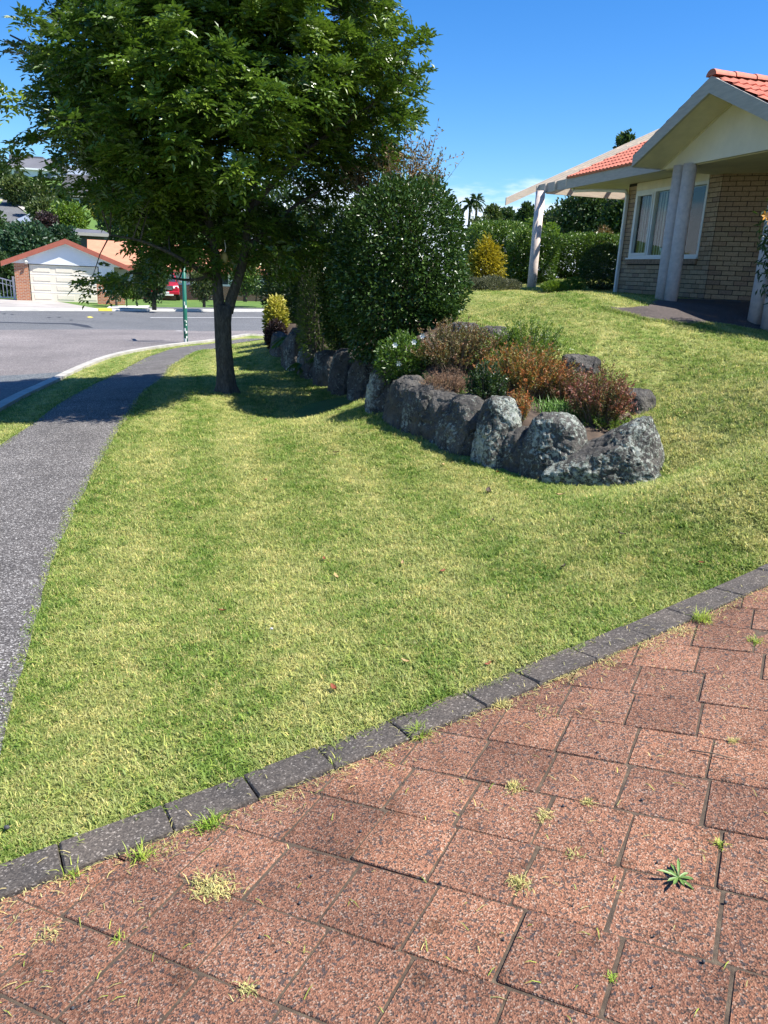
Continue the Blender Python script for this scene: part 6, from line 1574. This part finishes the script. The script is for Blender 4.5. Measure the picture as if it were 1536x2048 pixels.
for k in range(11):
    a = k * .58 + r.uniform(-.15, .15); L = r.uniform(.035, .068); w_ = .0095; d_ = np.array([math.cos(a), math.sin(a), 0]); s_ = np.array([-d_[1], d_[0], 0]); el = r.uniform(.25, .7); mb = MB(); V = []
    for t, ww in ((0, .25), (.35, .8), (.7, 1.0), (1.0, .05)):
        c_ = d_ * L * t + np.array([0, 0, .004 + L * (el * t - .35 * t * t)]); V += [c_ - s_ * w_ * ww * .5 + [0, 0, .002], c_ - [0, 0, .001], c_ + s_ * w_ * ww * .5 + [0, 0, .002]]
    for i in range(3):
        for j in range(2): mb.f.append((i * 3 + j, i * 3 + j + 1, (i + 1) * 3 + j + 1, (i + 1) * 3 + j))
    mb.v = [tuple(v) for v in V]; mb.build('leaf', 'weed_leaf', pl_, True)
# coarser grass in two patches of the lawn
V = []; F = []; n0 = 0; ct = [tuft_mesh(200 + i, 9, (.028, .065), .0062, (.5, 1.45), .02, 'grass_blade') for i in range(3)]
ct = [(np.array([v.co[:] for v in m_.vertices]), np.array([p_.vertices[:] for p_ in m_.polygons])) for m_ in ct]
for (px, py, n, sp) in [(880, 1290, 130, .22), (560, 1520, 130, .22), (700, 1390, 80, .25), (300, 1560, 60, .2), (1100, 1230, 80, .3), (420, 1300, 50, .3), (830, 1110, 60, .4), (250, 1150, 50, .3)]:
    c_ = hitG(px, py)
    for k in range(n):
        p = c_[:2] + rng.normal(size=2) * sp
        if drive_side(p[0], p[1]) < EDW + .03 or inpoly(np.array([p[0]]), np.array([p[1]]), PATH_POLY)[0]: continue
        bv, bf = ct[k % 3]; a = rng.uniform(0, 6.28); s_ = rng.uniform(.7, 1.2); c2, s2 = math.cos(a) * s_, math.sin(a) * s_
        V.append(np.column_stack([bv[:, 0] * c2 - bv[:, 1] * s2 + p[0], bv[:, 0] * s2 + bv[:, 1] * c2 + p[1], bv[:, 2] * s_ + g1(p[0], p[1]) + .006])); F.append(bf + n0); n0 += len(bv)
tag(link_obj('coarse_grass', mesh_np('coarse_grass', np.vstack(V), np.vstack(F), 'grass_blade')), kind='stuff')
# loose clippings on the pavers, thicker along the edging
V = []; F = []
def clip(p, z, L, a, el=0.05, w_=.0022):
    d_ = np.array([math.cos(a), math.sin(a), 0]); s_ = np.array([-d_[1], d_[0], 0]) * w_ / 2; b0_ = np.array([p[0], p[1], z]); o = len(V)
    m_ = b0_ + d_ * L * .5 + [0, 0, .004 + el * L]; e = b0_ + d_ * L + [0, 0, .002]
    V.extend([b0_ - s_, b0_ + s_, m_ + s_, m_ - s_, e]); F.extend([(o, o + 1, o + 2), (o, o + 2, o + 3), (o + 3, o + 2, o + 4)])
for k in range(2600):
    t = rng.uniform(0, 1); i = t * (len(qe) - 1); b_ = qe[int(i)]; nn_k = nn[int(i)]; off = -abs(rng.exponential(.03 if k % 5 else .55)) + (.0 if k % 9 else rng.uniform(0, EDW))
    p = b_ + nn_k * off; clip(p, plane_z(*p) + (.004 if off < 0 else .022), rng.uniform(.008, .045), rng.uniform(0, 6.28))
me = mesh_np('grass_clippings', V, F, 'dry_blade'); tag(link_obj('grass_clippings', me), kind='stuff')
V = []; F = []
for px, py, n, rr in [(415, 1775, 170, .045), (440, 1765, 120, .05), (470, 1752, 120, .05), (1010, 1612, 70, .03), (1160, 1650, 80, .025), (505, 1968, 60, .025), (1040, 1766, 80, .03), (1130, 1757, 40, .02), (90, 1866, 50, .03), (1365, 1262, 160, .06), (1210, 1322, 170, .08), (1120, 1352, 170, .07), (1010, 1412, 60, .04), (760, 1505, 60, .05), (330, 1700, 60, .06), (560, 1598, 40, .05), (1080, 1437, 50, .05), (1300, 1290, 120, .06)]:
    c_ = at_plane(px, py)
    if drive_side(c_[0], c_[1]) < -.12: c_ = snap(c_)
    for k in range(n):
        p = c_[:2] + rng.normal(size=2) * rr * .55; clip(p, plane_z(*p) + rng.uniform(-.012, .008), rng.uniform(.008, .035), rng.uniform(0, 6.28), .1)
tag(link_obj('straw_clippings', mesh_np('straw_clippings', V, F, 'dry_blade')), kind='stuff')
V = []; F = []
for k in range(80):
    p = at_plane(rng.uniform(0, 1536), rng.uniform(1400, 2040)); 
    if drive_side(p[0], p[1]) < -.05: clip(p[:2], p[2] + .003, rng.uniform(.012, .05), rng.uniform(0, 6.28), .10, .0022)
tag(link_obj('green_clippings', mesh_np('green_clippings', V, F, 'weed_blade')), kind='stuff')
# pebbles in the joints and on pavers
V = []; F = []
bmp_ = bmesh.new(); bmesh.ops.create_icosphere(bmp_, subdivisions=1, radius=1); pv = np.array([v.co[:] for v in bmp_.verts]); pf = np.array([[v.index for v in f.verts] for f in bmp_.faces]); bmp_.free()
n0 = 0
for k in range(60):
    p = at_plane(rng.uniform(0, 1536), rng.uniform(1500, 2045))
    if drive_side(p[0], p[1]) > -.05: continue
    s_ = rng.uniform(.002, .0055); V.append(pv * s_ * rng.uniform(.7, 1.2, 3) + [p[0], p[1], p[2] + s_ * .6]); F.append(pf + n0); n0 += len(pv)
tag(link_obj('pebbles', mesh_np('pebbles', np.vstack(V), np.vstack(F), 'stone_dark', True)), kind='stuff')
# twig
a, b_ = at_plane(1378, 1503), at_plane(1478, 1523); tgw = thing('twig', 'thin straight twig lying on the right hand pavers', 'twig', a); mb = MB(); mb.tube([(0, 0, .006), (b_ - a) / 2 + [0, 0, .012], (b_ - a) + [0, 0, .006]], [.0022, .0024, .0016], 6); mb.build('stick', 'wood_twig', tgw, True)
# fallen leaves
def fallen(label, px, py, L, mat, seed):
    p = hitG(px, py); r = random.Random(seed); a = r.uniform(0, 6.28); V = []
    for t, ww in ((0, .1), (.3, .8), (.65, .8), (1, .05)):
        for s_ in (-1, 0, 1): V.append((L * (t - .5), s_ * ww * L * .26, .012 + abs(s_) * L * .12 + .18 * L * (t - .5) ** 2 * 4 * r.uniform(.5, 1)))
    F = [(i * 3 + j, i * 3 + j + 1, (i + 1) * 3 + j + 1, (i + 1) * 3 + j) for i in range(3) for j in range(2)]
    o = link_obj('fallen_leaf', mesh_np('fallen_leaf', V, F, mat, True)); o.location = (p[0], p[1], p[2] + .014); o.rotation_euler = (r.uniform(-.3, .3), r.uniform(-.3, .3), a); return tag(o, label, 'leaf', 'fallen leaves on the lawn')
FL = [('red brown curled leaf on the lawn above the edging', 668, 1386, .05, 'red'), ('dark and pale curled leaf on the right of the lawn', 1127, 1142, .055, 'dark'), ('dark leaf on the lawn right of centre', 1242, 1076, .05, 'dark'), ('small dark leaf below the wall boulders', 985, 1048, .05, 'dark'),
      ('tan leaf in the middle of the lawn', 806, 1133, .05, 'tan'), ('reddish leaf near the tan one', 884, 1150, .045, 'red'), ('brown leaf at lawn centre left', 648, 1125, .045, 'red'), ('tan leaf left of the lawn centre', 670, 1160, .06, 'tan'), ('long brown leaf in front of the boulders', 975, 988, .10, 'dark'),
      ('yellow tan leaf in front of the wedge boulder', 1120, 996, .07, 'tan'), ('small reddish leaf close to the edging', 975, 1337, .035, 'red'), ('dark leaf near the footpath side of the lawn', 445, 1230, .05, 'red'), ('tan leaf low in the lawn near the edging', 808, 1332, .04, 'tan'), ('brown leaf near the wedge boulder on bare grass', 995, 950, .06, 'red'),
      ('dark leaf left of the lawn middle', 380, 1042, .05, 'dark'), ('small dark leaf far on the lawn', 672, 910, .07, 'dark'), ('reddish leaf on the lawn at the right by the edging', 1403, 1134, .04, 'red'), ('dark crumb of leaf below the sunlit boulder', 680, 824, .07, 'dark'), ('small brown leaf at the upper lawn centre', 530, 965, .05, 'red'), ('tan leaf on the lawn below the smooth boulder', 885, 935, .06, 'tan')]
for k, (l_, px, py, L, c_) in enumerate(FL): fallen(l_, px, py, L, 'leaf_litter_' + c_, k)
for k, (l_, px, py, s_, mt) in enumerate([('white pebble on the lawn left of centre', 543, 1266, .011, 'stone_bit'), ('dark round pebble at the left lawn edge', 15, 1667, .012, 'stone_dark'), ('pale pebble by the left edging block', 153, 1676, .007, 'stone_bit'), ('white chip beside the wall foot', 1025, 940, .022, 'stone_bit')]):
    p = hitG(px, py); o = link_obj('pebble', mesh_np('pebble', pv * s_ * [1, .8, .7], pf, mt, True)); o.location = (p[0], p[1], p[2] + .026 * (1 if k < 2 else .6)); tag(o, l_, 'pebble', 'loose pebbles')
